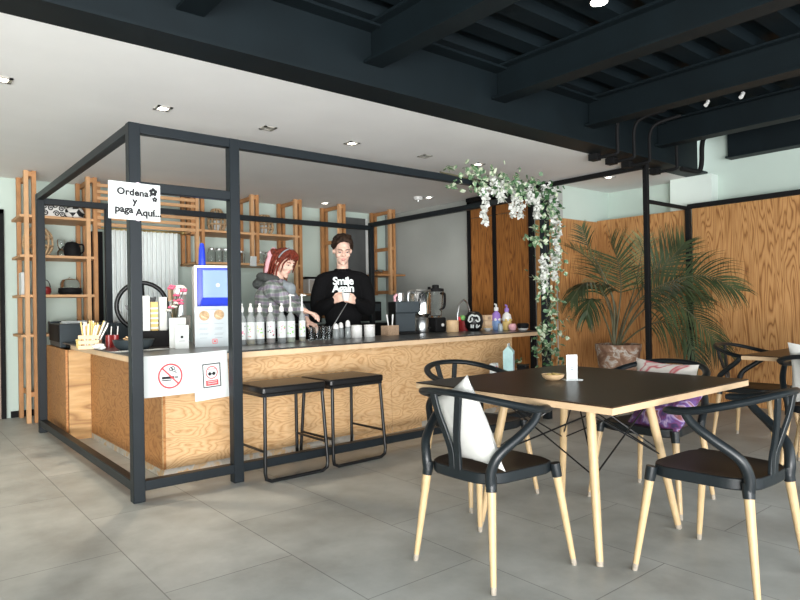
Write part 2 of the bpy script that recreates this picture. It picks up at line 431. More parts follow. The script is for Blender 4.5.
def ibeam(name, label, p0, p1, w, z0, z1, group=None, t=.02):
    """steel I section between plan points"""
    a, b = Vector((*p0, 0)), Vector((*p1, 0)); d = (b-a).normalized(); s = Vector((-d.y, d.x, 0))
    prof = [(-w/2, z0), (w/2, z0), (w/2, z0+t), (.012, z0+t), (.012, z1-t), (w/2, z1-t), (w/2, z1), (-w/2, z1), (-w/2, z1-t), (-.012, z1-t), (-.012, z0+t), (-w/2, z0+t)]
    n = len(prof); mb = MB()
    mb.add([tuple(q+s*x+Vector((0, 0, z))) for q in (a, b) for x, z in prof],
           [tuple(range(n)), tuple(range(2*n-1, n-1, -1))] + [(i, n+i, n+(i+1) % n, (i+1) % n) for i in range(n)])
    o = mb.build(name, 'steel', smooth=False); return tag(o, label, 'beam', group)
ibeam('steel_girder', 'long dark steel girder along the edge of the white ceiling', (-4.9, 3.52), (7.48, 3.52), .26, ZC, 3.1)
wh = {1.3: 'leftmost dark steel ceiling joist, only its bottom corner shows at the top edge', 2.6: 'second dark steel joist from the left, above the counter', 3.9: 'third dark steel joist from the left, crossing above the ivy post',
      5.2: 'fourth dark steel joist from the left, with two white spotlights nearby', 6.5: 'fifth and rightmost dark steel ceiling joist by the pale column'}
for x, lab in wh.items():
    ibeam('steel_joist', lab, (x+.07, -3.1), (x+.07, 3.5), .16, 2.85, 3.118, 'steel joists under the deck')
ibeam('steel_edge_beam', 'dark steel edge beam along the green wall at the right edge of the photo', (7.58, -3.1), (7.58, 3.2), .16, 2.80, 3.118)
# conduits at the girder
for i, (x, lab) in enumerate(((5.55, 'first thin black conduit pipe on the girder from the left'), (5.85, 'second thin black conduit pipe on the girder'), (6.15, 'third thin black conduit pipe on the girder'), (6.72, 'fourth thin black conduit pipe on the girder, past the tall post'))):
    mb = MB(); mb.tube(spline([(x+.12, 3.1, 3.05), (x+.03, 3.3, 3.0), (x, 3.37, 2.9), (x, 3.375, 2.66), (x, 3.385, 2.62), (x-.01, 3.46, 2.61), (x-.02, 3.6, 2.61)], 5), .017, 8)
    o = mb.build('conduit_pipe', 'blackmat'); tag(o, lab, 'pipe', 'conduit pipes on the girder')
    MB().cbox((x-.02, 3.62, 2.622), (.09, .09, .064)).build('junction_box', 'blackmat', o, smooth=False)
mb = MB(); mb.tube(spline([(7.30, 3.25, 3.08), (7.2, 3.3, 3.0), (7.17, 3.31, 2.9), (7.16, 3.31, 2.75), (7.15, 3.32, 2.66), (7.1, 3.33, 2.62), (6.75, 3.34, 2.61)], 5), .026, 8)
tag(mb.build('conduit_elbow', 'blackmat'), 'thicker black conduit bending down beside the pale column', 'pipe')

# ------------------------------------------------------------------ ceiling lamps
def spot(px, py, lit, label, warm=False, kind='round'):
    p = at(px, py, Z=ZC)
    t = thing('ceiling_spotlight', label, 'light', (p.x, p.y, ZC), 0, 'recessed ceiling spotlights')
    mb = MB(); w = .055
    mb.box((-w, -w, -.008), (w, -w+.022, 0)); mb.box((-w, w-.022, -.008), (w, w, 0)); mb.box((-w, -w, -.008), (-w+.022, w, 0)); mb.box((w-.022, -w, -.008), (w, w, 0))
    mb.build('trim_ring', 'lampoff' if not lit or warm else 'white', t, smooth=False)
    MB().lathe([(.0, -.004), (.03, -.004), (.034, -.001)], 20).build('lamp_face', 'lamp' if lit else 'lampoff', t)
    if lit:
        ld = bpy.data.lights.new('spotlight_glow', 'SPOT'); ld.energy = lit; ld.spot_size = R(110); ld.spot_blend = .9; ld.shadow_soft_size = .05
        ld.color = (1, .82, .62) if warm else (1, .93, .85)
        lo = bpy.data.objects.new('spotlight_glow', ld); COL.objects.link(lo); lo.location = (p.x, p.y, ZC-.05)
    return t
spot(2, 79, 60, 'lit ceiling spotlight at the far left edge of the white ceiling', True)
spot(163, 108, 60, 'lit warm ceiling spotlight above the handwritten sign', True)
spot(268, 128, 0, 'unlit ceiling spotlight, second along the row right of the sign', False)
spot(352, 143, 6, 'dim ceiling spotlight in the row above the man', True)
spot(425, 156, 0, 'unlit ceiling spotlight in the row just left of the ivy')
spot(478, 164, 16, 'lit ceiling spotlight above the white flowers', True)
spot(325, 203, 5, 'lit ceiling spotlight above the back shelves near the man')
spot(609, 177, 14, 'lit ceiling spotlight between the two rails near the conduit pipes')
spot(429, 197, 10, 'lit ceiling spotlight beside the smoke detector')
p = at(418, 197, Z=ZC)
t = thing('smoke_detector', 'white round smoke detector on the ceiling near the grey wall', 'smoke detector', (p.x, p.y, ZC))
MB().lathe([(.065, 0), (.065, -.02), (.05, -.045), (.02, -.05)], 24).build('housing', 'white', t)
MB().lathe([(.02, -.05), (.018, -.06)], 12).build('sensor', 'metal', t)
# deck lamps
p = at(599, 2, Z=3.0)
t = thing('deck_spotlight', 'lit round spotlight on the dark deck at the top edge', 'light', (p.x, p.y, 3.12))
MB().lathe([(.055, -.12), (.06, -.1), (.06, 0)], 20).build('housing', 'blackmat', t)
MB().lathe([(0, -.124), (.05, -.124), (.05, -.118)], 20).build('lamp_face', 'lamp', t)
for px, py, lab in ((707, 103, 'left small white spotlight clipped under the dark joist'), (742, 95, 'right small white spotlight clipped under the dark joist')):
    p = at(px, py, X=5.9)
    t = thing('track_spotlight', lab, 'light', (p.x, p.y, p.z), 0, 'small white deck spotlights')
    MB().tube([(0, 0, .03), (0, 0, 3.12-p.z)], .008, 8).build('stem', 'blackmat', t)
    MB().tube([(.02, 0, .02), (-.025, 0, -.025)], .018, 14).build('head', 'white', t)

# ------------------------------------------------------------------ black steel frame round the bar
FX0, FX1, FY0, FY1, FT = 1.195, 5.2, 4.0, 6.93, 2.31
W = .07
PX2 = at(234, 300, Y=4.0).x+.004
t = thing('bar_enclosure', 'black square-tube steel frame standing around the whole bar counter', 'frame', (0, 0, 0))
def post(x, y, z1=FT, w=W): MB().cbox((x, y, z1/2), (w, w, z1)).build('post', 'frame', t, bevel=.004)
def rail(a, b, w=.06): MB().bar([a, b], w, w).build('rail', 'frame', t, bevel=.004)
zt = FT-.03
post(FX0, FY0); post(PX2, FY0); post(FX0, FY1); post(1.81, FY1, 2.25, .06); post(FX1, FY1, w=.06); post(FX1, FY0)
rail((FX0, FY0, zt), (FX1, FY0, zt)); rail((FX0, FY0, zt), (FX0, FY1, zt)); rail((FX0, FY1, zt-.04), (FX1, FY1, zt-.04)); rail((FX1, FY0, zt), (FX1, FY1, zt))
rail((FX0, FY0, 1.925), (PX2, FY0, 1.925))
rail((FX0, FY0, .095), (FX1, FY0, .095)); rail((FX0, FY0, .095), (FX0, FY1, .095))

# ------------------------------------------------------------------ signs
def flat_sign(name, label, cat, tl, tr, bl, nrm_push, marks, thick=.0025, group=None, paper='paper'):
    """thin sheet; marks is a list of (part name, material, fn(mb, sheet_matrix, w, h))"""
    tl, tr, bl = Vector(tl), Vector(tr), Vector(bl)
    ux = (tr-tl).normalized(); w = (tr-tl).length; uy = (tl-bl); h = uy.length; uy.normalize(); nz = ux.cross(uy).normalized()
    uy = nz.cross(ux)
    o = thing(name, label, cat, bl, 0, group)
    mt = Matrix((ux, uy, nz)).transposed().to_4x4()
    MB().box((0, 0, -thick), (w, h, 0), mt).build('sheet', paper, o, smooth=False)
    for nm, m, fn in marks:
        mb = MB(); fn(mb, mt @ Matrix.Translation((0, 0, .0012)), w, h); mb.build(nm, m, o, smooth=False, fix=False)
    return o
def ring(mb, mt, cx, cy, r0, r1, n=40, a0=0, a1=2*PI):
    vs = []; fs = []
    for k in range(n+1):
        a = a0+(a1-a0)*k/n
        vs += [(cx+r0*math.cos(a), cy+r0*math.sin(a), 0), (cx+r1*math.cos(a), cy+r1*math.sin(a), 0)]
    for k in range(n): fs.append((2*k, 2*k+1, 2*k+3, 2*k+2))
    mb.add(vs, fs, mt)
def disc(mb, mt, cx, cy, r, n=20): mb.add([(cx+r*math.cos(2*PI*k/n), cy+r*math.sin(2*PI*k/n), 0) for k in range(n)], [tuple(range(n))], mt)
def rect(mb, mt, x0, y0, x1, y1): mb.add([(x0,y0,0),(x1,y0,0),(x1,y1,0),(x0,y1,0)], [(0,1,2,3)], mt)
def stroke(mb, mt, pts, w):
    for (x0, y0), (x1, y1) in zip(pts, pts[1:]):
        d = Vector((x1-x0, y1-y0)); 
        if d.length == 0: continue
        d.normalize(); s = Vector((-d.y, d.x))*w/2; e = d*w*.3
        mb.add([(x0-e.x+s.x, y0-e.y+s.y, 0), (x0-e.x-s.x, y0-e.y-s.y, 0), (x1+e.x-s.x, y1+e.y-s.y, 0), (x1+e.x+s.x, y1+e.y+s.y, 0)], [(0,1,2,3)], mt)

def ordena(mb, mt, w, h):
    T = Matrix.Translation; s = h*.25
    add_text(mb, 'Ordena', s, mt @ T((w*.46, h*.66, 0)) @ Matrix.Rotation(-.02, 4, 'Z'), offset=.0022, space=1.05)
    add_text(mb, 'y', s, mt @ T((w*.5, h*.43, 0)), offset=.0025)
    add_text(mb, 'paga', s*1.05, mt @ T((w*.29, h*.19, 0)) @ Matrix.Rotation(-.02, 4, 'Z'), offset=.0022)
    add_text(mb, 'Aquí...', s*1.08, mt @ T((w*.77, h*.13, 0)) @ Matrix.Rotation(.02, 4, 'Z'), offset=.0022)
def blossoms(mb, mt, w, h):
    for cx, cy, r in ((.86, .80, .024), (.89, .60, .015)):
        for k in range(5):
            a = 2*PI*k/5+.3; disc(mb, mt, w*cx+r*.62*math.cos(a), h*cy+r*.62*math.sin(a), r*.48, 10)
    disc(mb, mt, w*.80, h*.69, .006, 10)
def spiral(mb, mt, w, h):
    ring(mb, mt, w*.12, h*.56, .010, .0125, 20); ring(mb, mt, w*.12, h*.50, .012, .0145, 20, -2.6, 1.8)
def tapes(mb, mt, w, h):
    for cy in (.93, .07): disc(mb, mt, w*.56, h*cy, .021, 14)
ys = FY0-W/2-.003
flat_sign('handwritten_sign', 'white handwritten order and pay here sign taped to the corner frame post', 'sign',
          at(108.5, 180, Y=ys), at(160.3, 185.8, Y=ys), at(108.5, 218, Y=ys), 0, [('lettering', 'ink', ordena), ('flower_doodle', 'ink', blossoms), ('spiral_doodle', 'greyink', spiral), ('tape', 'tape', tapes)])

# ------------------------------------------------------------------ the counter
CZ = .87
cf0, cf1 = (1.27, 4.13), (5.60, 4.40)                  # front edge of the top
t = thing('bar_counter', 'long plywood bar counter with dark stone top inside the black frame', 'counter')
outer = [cf0, cf1, (5.72, 5.22), (2.2, 5.02), (2.2, 6.75), (1.335, 6.75)]
MB().prism(outer, CZ-.012, CZ).build('countertop', 'counter', t, smooth=False)
def strip(a, b, nm='edge_band', z0=CZ-.052, z1=CZ-.0125, d=.03):
    a, b = Vector((*a, 0)), Vector((*b, 0)); u = (b-a).normalized(); s = Vector((-u.y, u.x, 0))*d
    MB().prism([(a.x, a.y), (b.x, b.y), (b.x+s.x, b.y+s.y), (a.x+s.x, a.y+s.y)], z0, z1).build(nm, 'edge', t, smooth=False)
strip(cf0, cf1); strip((1.335, 6.4), cf0); strip(cf1, (5.72, 5.22))
MB().prism([(1.36, 4.165), (5.63, 4.45), (5.68, 5.2), (2.18, 5.0), (2.18, 6.74), (1.365, 6.74)], CZ-.053, CZ-.0122).build('top_core', 'blackmat', t, smooth=False)
# front panels: board from the corner, a seam, board to the right end
fa, fb, fc = Vector((1.50, 4.44, 0)), Vector((3.62, 4.545, 0)), Vector((5.42, 4.64, 0))
def board(a, b, m, d=.02, nm='front_panel', z0=0, z1=CZ-.053):
    u = (b-a).normalized(); s = Vector((-u.y, u.x, 0))*d
    MB().prism([(a.x, a.y), (b.x, b.y), (b.x+s.x, b.y+s.y), (a.x+s.x, a.y+s.y)], z0, z1).build(nm, m, t, smooth=False, bevel=.0015)
u = (fb-fa).normalized()*.0015
board(fa, fb-u, 'ply_front'); board(fb+u, fc, 'ply_front')
board(fc, fc+Vector((.03, .6, 0)), 'ply_front', nm='end_panel')
o_ = Vector((0, -.0025, 0)); board(fa+o_, fc+o_, 'worn', .0024, 'kick_strip', 0, .055)
o_ = Vector((-.0025, 0, 0)); board(Vector((1.48, 6.28, 0))+o_, fa+o_, 'worn', .0024, 'kick_strip', 0, .05)
board(Vector((1.48, 6.3, 0)), fa, 'ply_shaded', nm='side_panel')
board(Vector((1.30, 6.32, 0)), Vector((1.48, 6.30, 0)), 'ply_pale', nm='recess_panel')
board(Vector((1.335, 7.5, 0)), Vector((1.275, 6.32, 0)), 'ply_shaded', nm='side_panel')
board(Vector((1.34, 7.5, 0)), Vector((2.2, 7.5, 0)), 'ply_shaded', nm='rear_panel', d=-.02)
board(Vector((2.2, 5.02, 0)), Vector((2.2, 7.48, 0)), 'ply_shaded', nm='inner_panel', d=.02)
board(Vector((2.22, 5.02, 0)), Vector((5.44, 5.22, 0)), 'ply_shaded', nm='inner_panel', d=-.02)
# dark raised till box on the far left of the counter
t = thing('till_box', 'black raised till cabinet on the far left end of the counter', 'cabinet', (1.3, 6.77, CZ-.053))
MB().prism([(.02, 0), (.9, 0), (.9, .72), (.069, .72)], 0, .225).build('body', 'graph', t, smooth=False, bevel=.004)
MB().prism([(.012, 0), (.018, 0), (.067, .72), (.061, .72)], .053, .22).build('dark_side', 'blackmat', t, smooth=False)  # thin black sheet painting the shade of the left face

# paper signs hung from the counter edge
def no_smoke_ring(mb, mt, w, h):
    cx, cy, r = w*.51, h*.48, h*.31
    ring(mb, mt, cx, cy, r*.87, r); stroke(mb, mt, [(cx-r*.66, cy+r*.66), (cx+r*.66, cy-r*.66)], r*.12)
def cigarette(mb, mt, w, h):
    cx, cy, r = w*.51, h*.48, h*.31; mt = mt @ Matrix.Translation((0, 0, -.0003))
    rect(mb, mt, cx-r*.68, cy-r*.22, cx+r*.3, cy-r*.02)
    for i in range(3): rect(mb, mt, cx+r*(.36+.1*i), cy-r*.22, cx+r*(.42+.1*i), cy-r*.02)
    rect(mb, mt, cx-r*.68, cy-r*.36, cx+r*.1, cy-r*.28)
    for dx, dy, q in ((.05, .55, .16), (.22, .62, .15), (.28, .42, .13), (.48, .3, .1)): ring(mb, mt, cx+dx*r, cy+dy*r, q*r*.62, q*r, 16)
a, b = Vector((1.29, 4.118, CZ-.002)), None
def front_pt(f, off=-.008):
    p = Vector((*cf0, 0)).lerp(Vector((*cf1, 0)), f); return Vector((p.x, p.y+off, 0))
def hang(px, off=-.008):
    # plan point on the counter's front edge seen at this column
    lo, hi = 0, .5
    for _ in range(40):
        f = (lo+hi)/2; q = front_pt(f, off)-CO; q.z = 0
        dep = q.dot(CF); xx = 400+FPX*q.dot(CR)/dep
        if xx < px: lo = f
        else: hi = f
    return front_pt((lo+hi)/2, off)
zA = CZ+.003
A, B = hang(141), hang(194.5)
flat_sign('no_smoking_sign', 'white paper no smoking sign hanging on the counter edge', 'sign', A+Vector((0, 0, zA)), B+Vector((0, 0, zA)), A+Vector((0, 0, zA-.265)), 0,
          [('prohibition_ring', 'red', no_smoke_ring), ('cigarette', 'ink', cigarette)])
def outline(mb, mt, w, h):
    x0, y0, x1, y1 = w*.26, h*.26, w*.76, h*.74
    for pts in ([(x0, y0), (x1, y0), (x1, y1), (x0, y1), (x0, y0)],): stroke(mb, mt, pts, .007)
def redmarks(mb, mt, w, h):
    ring(mb, mt, w*.51, h*.56, w*.15, w*.175); rect(mb, mt, w*.33, h*.29, w*.69, h*.40)
    stroke(mb, mt, [(w*.62, h*.63), (w*.4, h*.63)], .003)
def figure(mb, mt, w, h):
    mt = mt @ Matrix.Translation((0, 0, .0004))
    disc(mb, mt, w*.45, h*.535, .012); disc(mb, mt, w*.57, h*.535, .012); rect(mb, mt, w*.43, h*.52, w*.6, h*.54)
def whitetext(mb, mt, w, h):
    mt = mt @ Matrix.Translation((0, 0, .0006))
    for yy in (.325, .365): rect(mb, mt, w*.37, h*yy, w*.65, h*(yy+.012))
A, B = hang(194, -.012), hang(228, -.012)
flat_sign('notice_sheet', 'white paper notice with a small red ring and red bar hanging beside the frame post', 'sign', A+Vector((0, 0, zA)), B+Vector((0, 0, zA+.01)), A+Vector((0, 0, zA-.325)), 0,
          [('border', 'ink', outline), ('red_marks', 'red', redmarks), ('figure', 'ink', figure), ('bar_text', 'paper', whitetext)])

# ------------------------------------------------------------------ bar stools
def make_stool(label):
    t = thing('bar_stool', label, 'stool', group='bar stools at the counter')
    mb = MB(); n = 14; pts = []
    w, d, r = .255, .205, .03
    poly = []
    for cx, cy, a0 in ((w-r, d-r, 0), (-w+r, d-r, PI/2), (-w+r, -d+r, PI), (w-r, -d+r, 1.5*PI)):
        for k in range(5): poly.append((cx+r*math.cos(a0+k*PI/8), cy+r*math.sin(a0+k*PI/8)))
    mb.prism(poly, .588, .638); mb.build('seat_cushion', 'leather', t, bevel=.012, seg=3)
    fr = MB(); fr.bar([(-.235, -.185, .58), (.235, -.185, .58)], .02, .02); fr.bar([(-.235, .185, .58), (.235, .185, .58)], .02, .02)
    fr.bar([(-.235, -.185, .58), (-.235, .185, .58)], .02, .02); fr.bar([(.235, -.185, .58), (.235, .185, .58)], .02, .02)
    fr.build('seat_frame', 'black', t)
    for y, yb in ((-.185, -.215), (.185, .215)):
        pts = [(-.225, y, .57), (-.245, yb, .07), (-.238, yb, .03), (-.2, yb, .011), (.2, yb, .011), (.238, yb, .03), (.245, yb, .07), (.225, y, .57)]
        MB().tube(pts, .0125, 10).build('sled_leg', 'black', t)
    for x in (-.242, .242): MB().tube([(x, -.206, .21), (x, .206, .21)], .0095, 8).build('footrest', 'black', t)
    return t
s1 = make_stool('left black bar stool beside the frame post in front of the counter')
s1.location = (2.2, 4.03, 0)
dup(s1, (2.745, 4.06, 0), R(2), 'right black bar stool in front of the counter, farther from the frame post')

# ------------------------------------------------------------------ wishbone chairs
def make_chair(label):
    """faces +y"""
    t = thing('dining_chair', label, 'chair', group='black wishbone dining chairs')
    SZ = .465
    # dished seat
    n = 14; mb = MB(); top = []; bot = []
    def rim(u, v):
        hw = .195+.045*(v+1)/2; x = u*hw; y = v*.205+.005
        k = 1-.12*max(0, abs(u)*abs(v)-.6)/.4
        y -= .015*(1-u*u)*(v < 0)*abs(v); y += .012*(1-u*u)*(v > 0)*v
        return x*k, y*k
    for j in range(n+1):
        for i in range(n+1):
            u, v = -1+2*i/n, -1+2*j/n; x, y = rim(u, v)
            dish = .014*(1-u**4)*(1-v**4)*(1-.3*v); top.append((x, y, SZ-dish)); bot.append((x, y, SZ-.05))
    N = n+1; vs = top+bot; fs = []
    for j in range(n):
        for i in range(n):
            a = j*N+i; fs.append((a, a+1, a+N+1, a+N)); b = a+N*N; fs.append((b, b+N, b+N+1, b+1))
    edge = [i for i in range(N)] + [j*N+n for j in range(1, N)] + [n*N+i for i in range(n-1, -1, -1)] + [j*N for j in range(n-1, 0, -1)]
    for a, b in zip(edge, edge[1:]+edge[:1]): fs.append((a, b, b+N*N, a+N*N))
    mb.add(vs, fs); so = mb.build('seat', ['seat', 'chair'], t, bevel=.006)
    for p in so.data.polygons: p.material_index = 0 if p.normal.z > .7 else 1
    cor = {(-1, 1): (-.228, .19), (1, 1): (.228, .19), (-1, -1): (-.188, -.19), (1, -1): (.188, -.19)}
    feet = {(-1, 1): (-.282, .248), (1, 1): (.282, .248), (-1, -1): (-.235, -.24), (1, -1): (.235, -.24)}
    for k in cor:
        a = Vector((*cor[k], SZ-.01)); f = Vector((*feet[k], 0)); ax = a-f
        s0 = f+ax*((.395)/ax.z)
        MB().tube([s0, f+ax*.93, a], [.0225, .024, .024], 14).build('socket', 'chair', t)
        lg = MB().tube([f+ax*(.03/ax.z), s0+ax*.01], [.0125, .0195], 14).build('leg', 'leg', t)
        MB().tube([f, f+ax*(.03/ax.z)], [.0115, .0128], 14).build('leg_tip', 'legtip', lg)
    # horseshoe arm rail
    pts = spline([(-.272, .10, .715), (-.282, 0, .722), (-.268, -.11, .748), (-.205, -.205, .775), (-.11, -.255, .792), (0, -.27, .797),
                  (.11, -.255, .792), (.205, -.205, .775), (.268, -.11, .748), (.282, 0, .722), (.272, .10, .715)], 5)
    m = len(pts); rr = [.0165+.004*abs(2*i/(m-1)-1) for i in range(m)]; rr[0] = rr[-1] = .014
    MB().tube(pts, rr, 12, flat=(.85, 1.15)).build('arm_rail', 'chair', t)
    for s in (-1, 1):
        q = spline([(s*.19, -.195, .42), (s*.196, -.198, .48), (s*.222, -.175, .55), (s*.262, -.09, .62), (s*.28, -.02, .675), (s*.281, .015, .722)], 6)
        MB().tube(q, [.0235-.006*i/(len(q)-1) for i in range(len(q))], 12).build('arm_post', 'chair', t)
    # Y-shaped splat
    sp = MB()
    for s in (-1, 1):
        q = spline([(s*.018, -.207, .44), (s*.019, -.212, .53), (s*.03, -.228, .6), (s*.058, -.25, .70), (s*.078, -.262, .79)], 5)
        sp.bar([tuple(v) for v in q], .034, .015, up=(0, 1, .2))
    sp.build('back_splat', 'chair', t, bevel=.003)
    return t
def chair_at(c, rz, lab, first=[None]):
    if first[0] is None:
        first[0] = make_chair(lab); first[0].location = c; first[0].rotation_euler = (0, 0, rz)
        return first[0]
    return dup(first[0], c, rz, lab)
chair_at((2.125, 1.975, 0), -PI/2+R(1), 'black wishbone chair nearest the camera on the left, holding a plain white cushion')
chair_at((2.80, 1.235, 0), R(-1.5), 'black wishbone chair in the right foreground with an empty dark seat')
chair_at((2.83, 2.73, 0), PI-R(2), 'black wishbone chair behind the table, with its back to the bar counter')
chair_at((3.53, 1.945, 0), PI/2, 'black wishbone chair on the far side of the table with two printed cushions')
chair_at((5.55, 2.17, 0), PI, 'black wishbone chair by the plywood wall at the second table')
chair_at((4.86, 1.42, 0), -PI/2, 'black wishbone chair at the right edge of the photo with a white cushion')

# ------------------------------------------------------------------ tables
def make_table(label, cx, cy, x0, x1, y0, y1):
    t = thing('dining_table', label, 'table', (cx, cy, 0), 0, 'square dining tables')
    TZ = .757
    MB().box((x0, y0, TZ-.006), (x1, y1, TZ)).build('tabletop', 'tabletop', t, smooth=False, bevel=.001)
    MB().box((x0, y0, TZ-.034), (x1, y1, TZ-.0062)).build('edge_band', 'tableedge', t, smooth=False, bevel=.001)
    mb = MB(); mb.bar([(-.3, 0, .715), (.3, 0, .715)], .03, .016); mb.bar([(0, -.3, .715), (0, .3, .715)], .03, .016); mb.build('under_frame', 'black', t)
    tops = {}; ft = {}
    for sx in (-1, 1):
        for sy in (-1, 1):
            f = Vector((sx*.356, sy*.36, 0)); h = Vector((sx*.248, sy*.25, TZ-.034)); ft[sx, sy] = f; tops[sx, sy] = h
            l = MB().tube([f.lerp(h, .03), f.lerp(h, .5), h], [.0165, .0215, .0225], 16).build('leg', 'leg', t)
            MB().tube([f, f.lerp(h, .03)], [.0155, .0165], 16).build('leg_tip', 'legtip', l)
    k = [(-1, -1), (1, -1), (1, 1), (-1, 1)]
    for i in range(4):
        a, b = k[i], k[(i+1) % 4]
        for p, q in ((a, b), (b, a)):
            MB().tube([ft[p].lerp(tops[p], .52), tops[q].lerp(ft[q], .1)], .0042, 6).build('brace_rod', 'black', t)
    for s in (-1, 1):
        MB().tube([ft[s, -1].lerp(tops[s, -1], .55), Vector((0, 0, .71)), ft[-s, 1].lerp(tops[-s, 1], .55)], .0042, 6).build('brace_rod', 'black', t)
    return t
TX, TY = 2.80, 1.97
make_table('dark topped square table in the foreground with pale wood edge and splayed legs', TX, TY, 2.215-TX, 3.485-TX, 1.39-TY, 2.57-TY)
c = at(741, 355, Z=.757)
make_table('second dark topped table at the right edge of the photo', c.x+.6, c.y-.62, -.6, .66, -.56, .62)

# things on the near table
p = at(553, 380, Z=.757)
t = thing('snack_bowl', 'small pale wooden bowl of snacks on the foreground table', 'bowl', (p.x, p.y, .757))
MB().lathe([(.028, 0), (.035, .002), (.055, .016), (.062, .032), (.058, .032), (.05, .018), (.03, .008), (.0, .007)], 28).build('bowl_body', 'tan', t)
for i, (x, y, z, r) in enumerate(((-.02, .01, .03, .02), (.022, .012, .031, .019), (.0, -.022, .03, .02), (.03, -.018, .028, .015), (-.034, -.012, .028, .014))):
    o = MB().ball((0, 0, 0), (r, r*.8, r*.6), 12, 8).build('snack_piece', 'snack'); o.location = (p.x+x, p.y+y, .757+z-.005)
    tag(o, 'yellowish snack piece in the wooden bowl on the table', 'snack', 'snack pieces in the wooden bowl')
p = at(572, 380, Z=.757)
t = thing('menu_card', 'white standing menu card on the foreground table beside the snack bowl', 'card', (p.x, p.y, .757), YAW-PI/2+R(6))
MB().box((-.03, -.003, .004), (.03, .003, .135)).build('card_sheet', 'paper', t, smooth=False)
MB().box((-.045, -.03, 0), (.05, .03, .004)).build('card_foot', 'paper', t, smooth=False)
mb = MB()
for z, w in ((.108, .008), (.1, .006), (.09, .008), (.065, .007), (.055, .01), (.046, .006)): mb.box((-w, -.0036, z), (w, -.003, z+.005))
mb.build('printed_lines', 'greyink', t, smooth=False)

# cushions
def cushion(name, label, m, loc, eul, w=.42, h=.42, th=.075, group=None):
    n = 18; mb = MB(); vs = []; N = n+1
    for s in (1, -1):
        for j in range(N):
            for i in range(N):
                u, v = -1+2*i/n, -1+2*j/n
                k = 1-.09*((1-u*u)*abs(v)**3+(1-v*v)*abs(u)**3)
                z = th*((1-u*u)*(1-v*v))**.45*(1+.05*math.sin(5*u+3*v))
                vs.append((u*w/2*k, v*h/2*k, s*z))
    fs = []
    for j in range(n):
        for i in range(n):
            a = j*N+i; fs.append((a, a+1, a+N+1, a+N)); b = a+N*N; fs.append((b, b+N, b+N+1, b+1))
    mb.add(vs, fs); me = mb.mesh(name)
    bm = bmesh.new(); bm.from_mesh(me); bmesh.ops.remove_doubles(bm, verts=bm.verts, dist=1e-5); bm.to_mesh(me); bm.free()
    o = link(name, me, m); o.location = loc; o.rotation_euler = eul
    return tag(o, label, 'cushion', group)
def basis(o, x, z):
    x = Vector(x).normalized(); z = Vector(z); z = (z-x*z.dot(x)).normalized(); y = z.cross(x)
    o.rotation_euler = Matrix((x, y, z)).transposed().to_euler()
def slumped(name, label, m, A, B, C_, D_, th):
    A, B, C_, D_ = map(Vector, (A, B, C_, D_)); o0 = (A+B+C_+D_)/4; n = 18; N = n+1; mb = MB()
    nz = (B-A).cross(C_-A).normalized()
    for sg in (1, -1):
        for j in range(N):
            for i in range(N):
                u, v = i/n, j/n; a, b = 2*u-1, 2*v-1
                k = 1-.08*((1-a*a)*abs(b)**3+(1-b*b)*abs(a)**3)
                p = A*(1-u)*(1-v)+B*u*(1-v)+C_*(1-u)*v+D_*u*v
                mb.v.append(tuple((p-o0)*k+nz*sg*th*((1-a*a)*(1-b*b))**.45*(1+.06*math.sin(5*a+3*b))))
    for j in range(n):
        for i in range(n):
            a = j*N+i; mb.f.append((a, a+1, a+N+1, a+N)); b = a+N*N; mb.f.append((b, b+N, b+N+1, b+1))
    me = mb.mesh(name); bm = bmesh.new(); bm.from_mesh(me); bmesh.ops.remove_doubles(bm, verts=bm.verts, dist=1e-5); bmesh.ops.recalc_face_normals(bm, faces=bm.faces); bm.to_mesh(me); bm.free()
    o = link(name, me, m); o.location = o0; return tag(o, label, 'cushion')
slumped('cushion', 'plain white cushion slumped against the back of the nearest left chair', 'cushion', (1.985, 1.745, .475), (2.02, 2.07, .475), (1.958, 1.93, .865), (1.955, 2.15, .74), .055)
o = cushion('cushion', 'white cushion with a red print against the back of the far table chair', 'cush_print', (3.685, 1.965, .625), (0, 0, 0), .40, .36, .055)
basis(o, (0, 1, .05), (-1, 0, .2))
o = cushion('cushion', 'purple floral cushion lying on the seat of the far table chair', 'cush_purple', (3.50, 1.86, .545), (0, 0, 0), .38, .34, .06)
basis(o, (.25, 1, 0), (-.75, .1, .8))
o = cushion('cushion', 'white cushion on the chair at the right edge of the photo', 'cushion', (4.735, 1.42, .665), (0, 0, 0), .42, .42, .06)
basis(o, (0, 1, .05), (1, 0, .22))
# ------------------------------------------------------------------ plywood wall sheets and black framed partition
def sheet(label, lo, hi, group='plywood wall sheets', m='ply_wall'):
    c = Vector([(a+b)/2 for a, b in zip(lo, hi)]); c.z = lo[2]
    o = MB().box([a-b for a, b in zip(lo, c)], [a-b for a, b in zip(hi, c)]).build('plywood_sheet', m, smooth=False, bevel=.002)
    o.location = c; return tag(o, label, 'wall panel', group)
sheet('plywood sheet across the alcove, left of the palm', (6.43, 4.74, 0), (7.296, 4.76, 2.22))
sheet('narrow plywood strip beside the ivy post, at the end of the grey wall', (6.395, 4.765, 0), (6.415, 5.06, 2.22))
sheet('plywood sheet behind the palm, between the alcove corner and the rail post', (7.30, 3.56, 0), (7.32, 4.76, 2.24))
for i, lab in enumerate(('plywood wall sheet just right of the rail post, under the black top rail', 'plywood wall sheet behind the chair at the second table', 'plywood wall sheet at the right edge of the photo')):
    sheet(lab, (7.30, 3.50-1.22*(i+1)+.003, 0), (7.32, 3.50-1.22*i, 2.24))
t = thing('screen_frame', 'black metal frame with a tall post and rails in front of the palm alcove', 'frame')
MB().cbox((6.34, 3.53, ZC/2-.005), (.05, .05, ZC-.01)).build('post', 'blackmat', t, bevel=.003)
MB().cbox((7.265, 3.53, 1.135), (.05, .05, 2.27)).build('post', 'blackmat', t, bevel=.003)
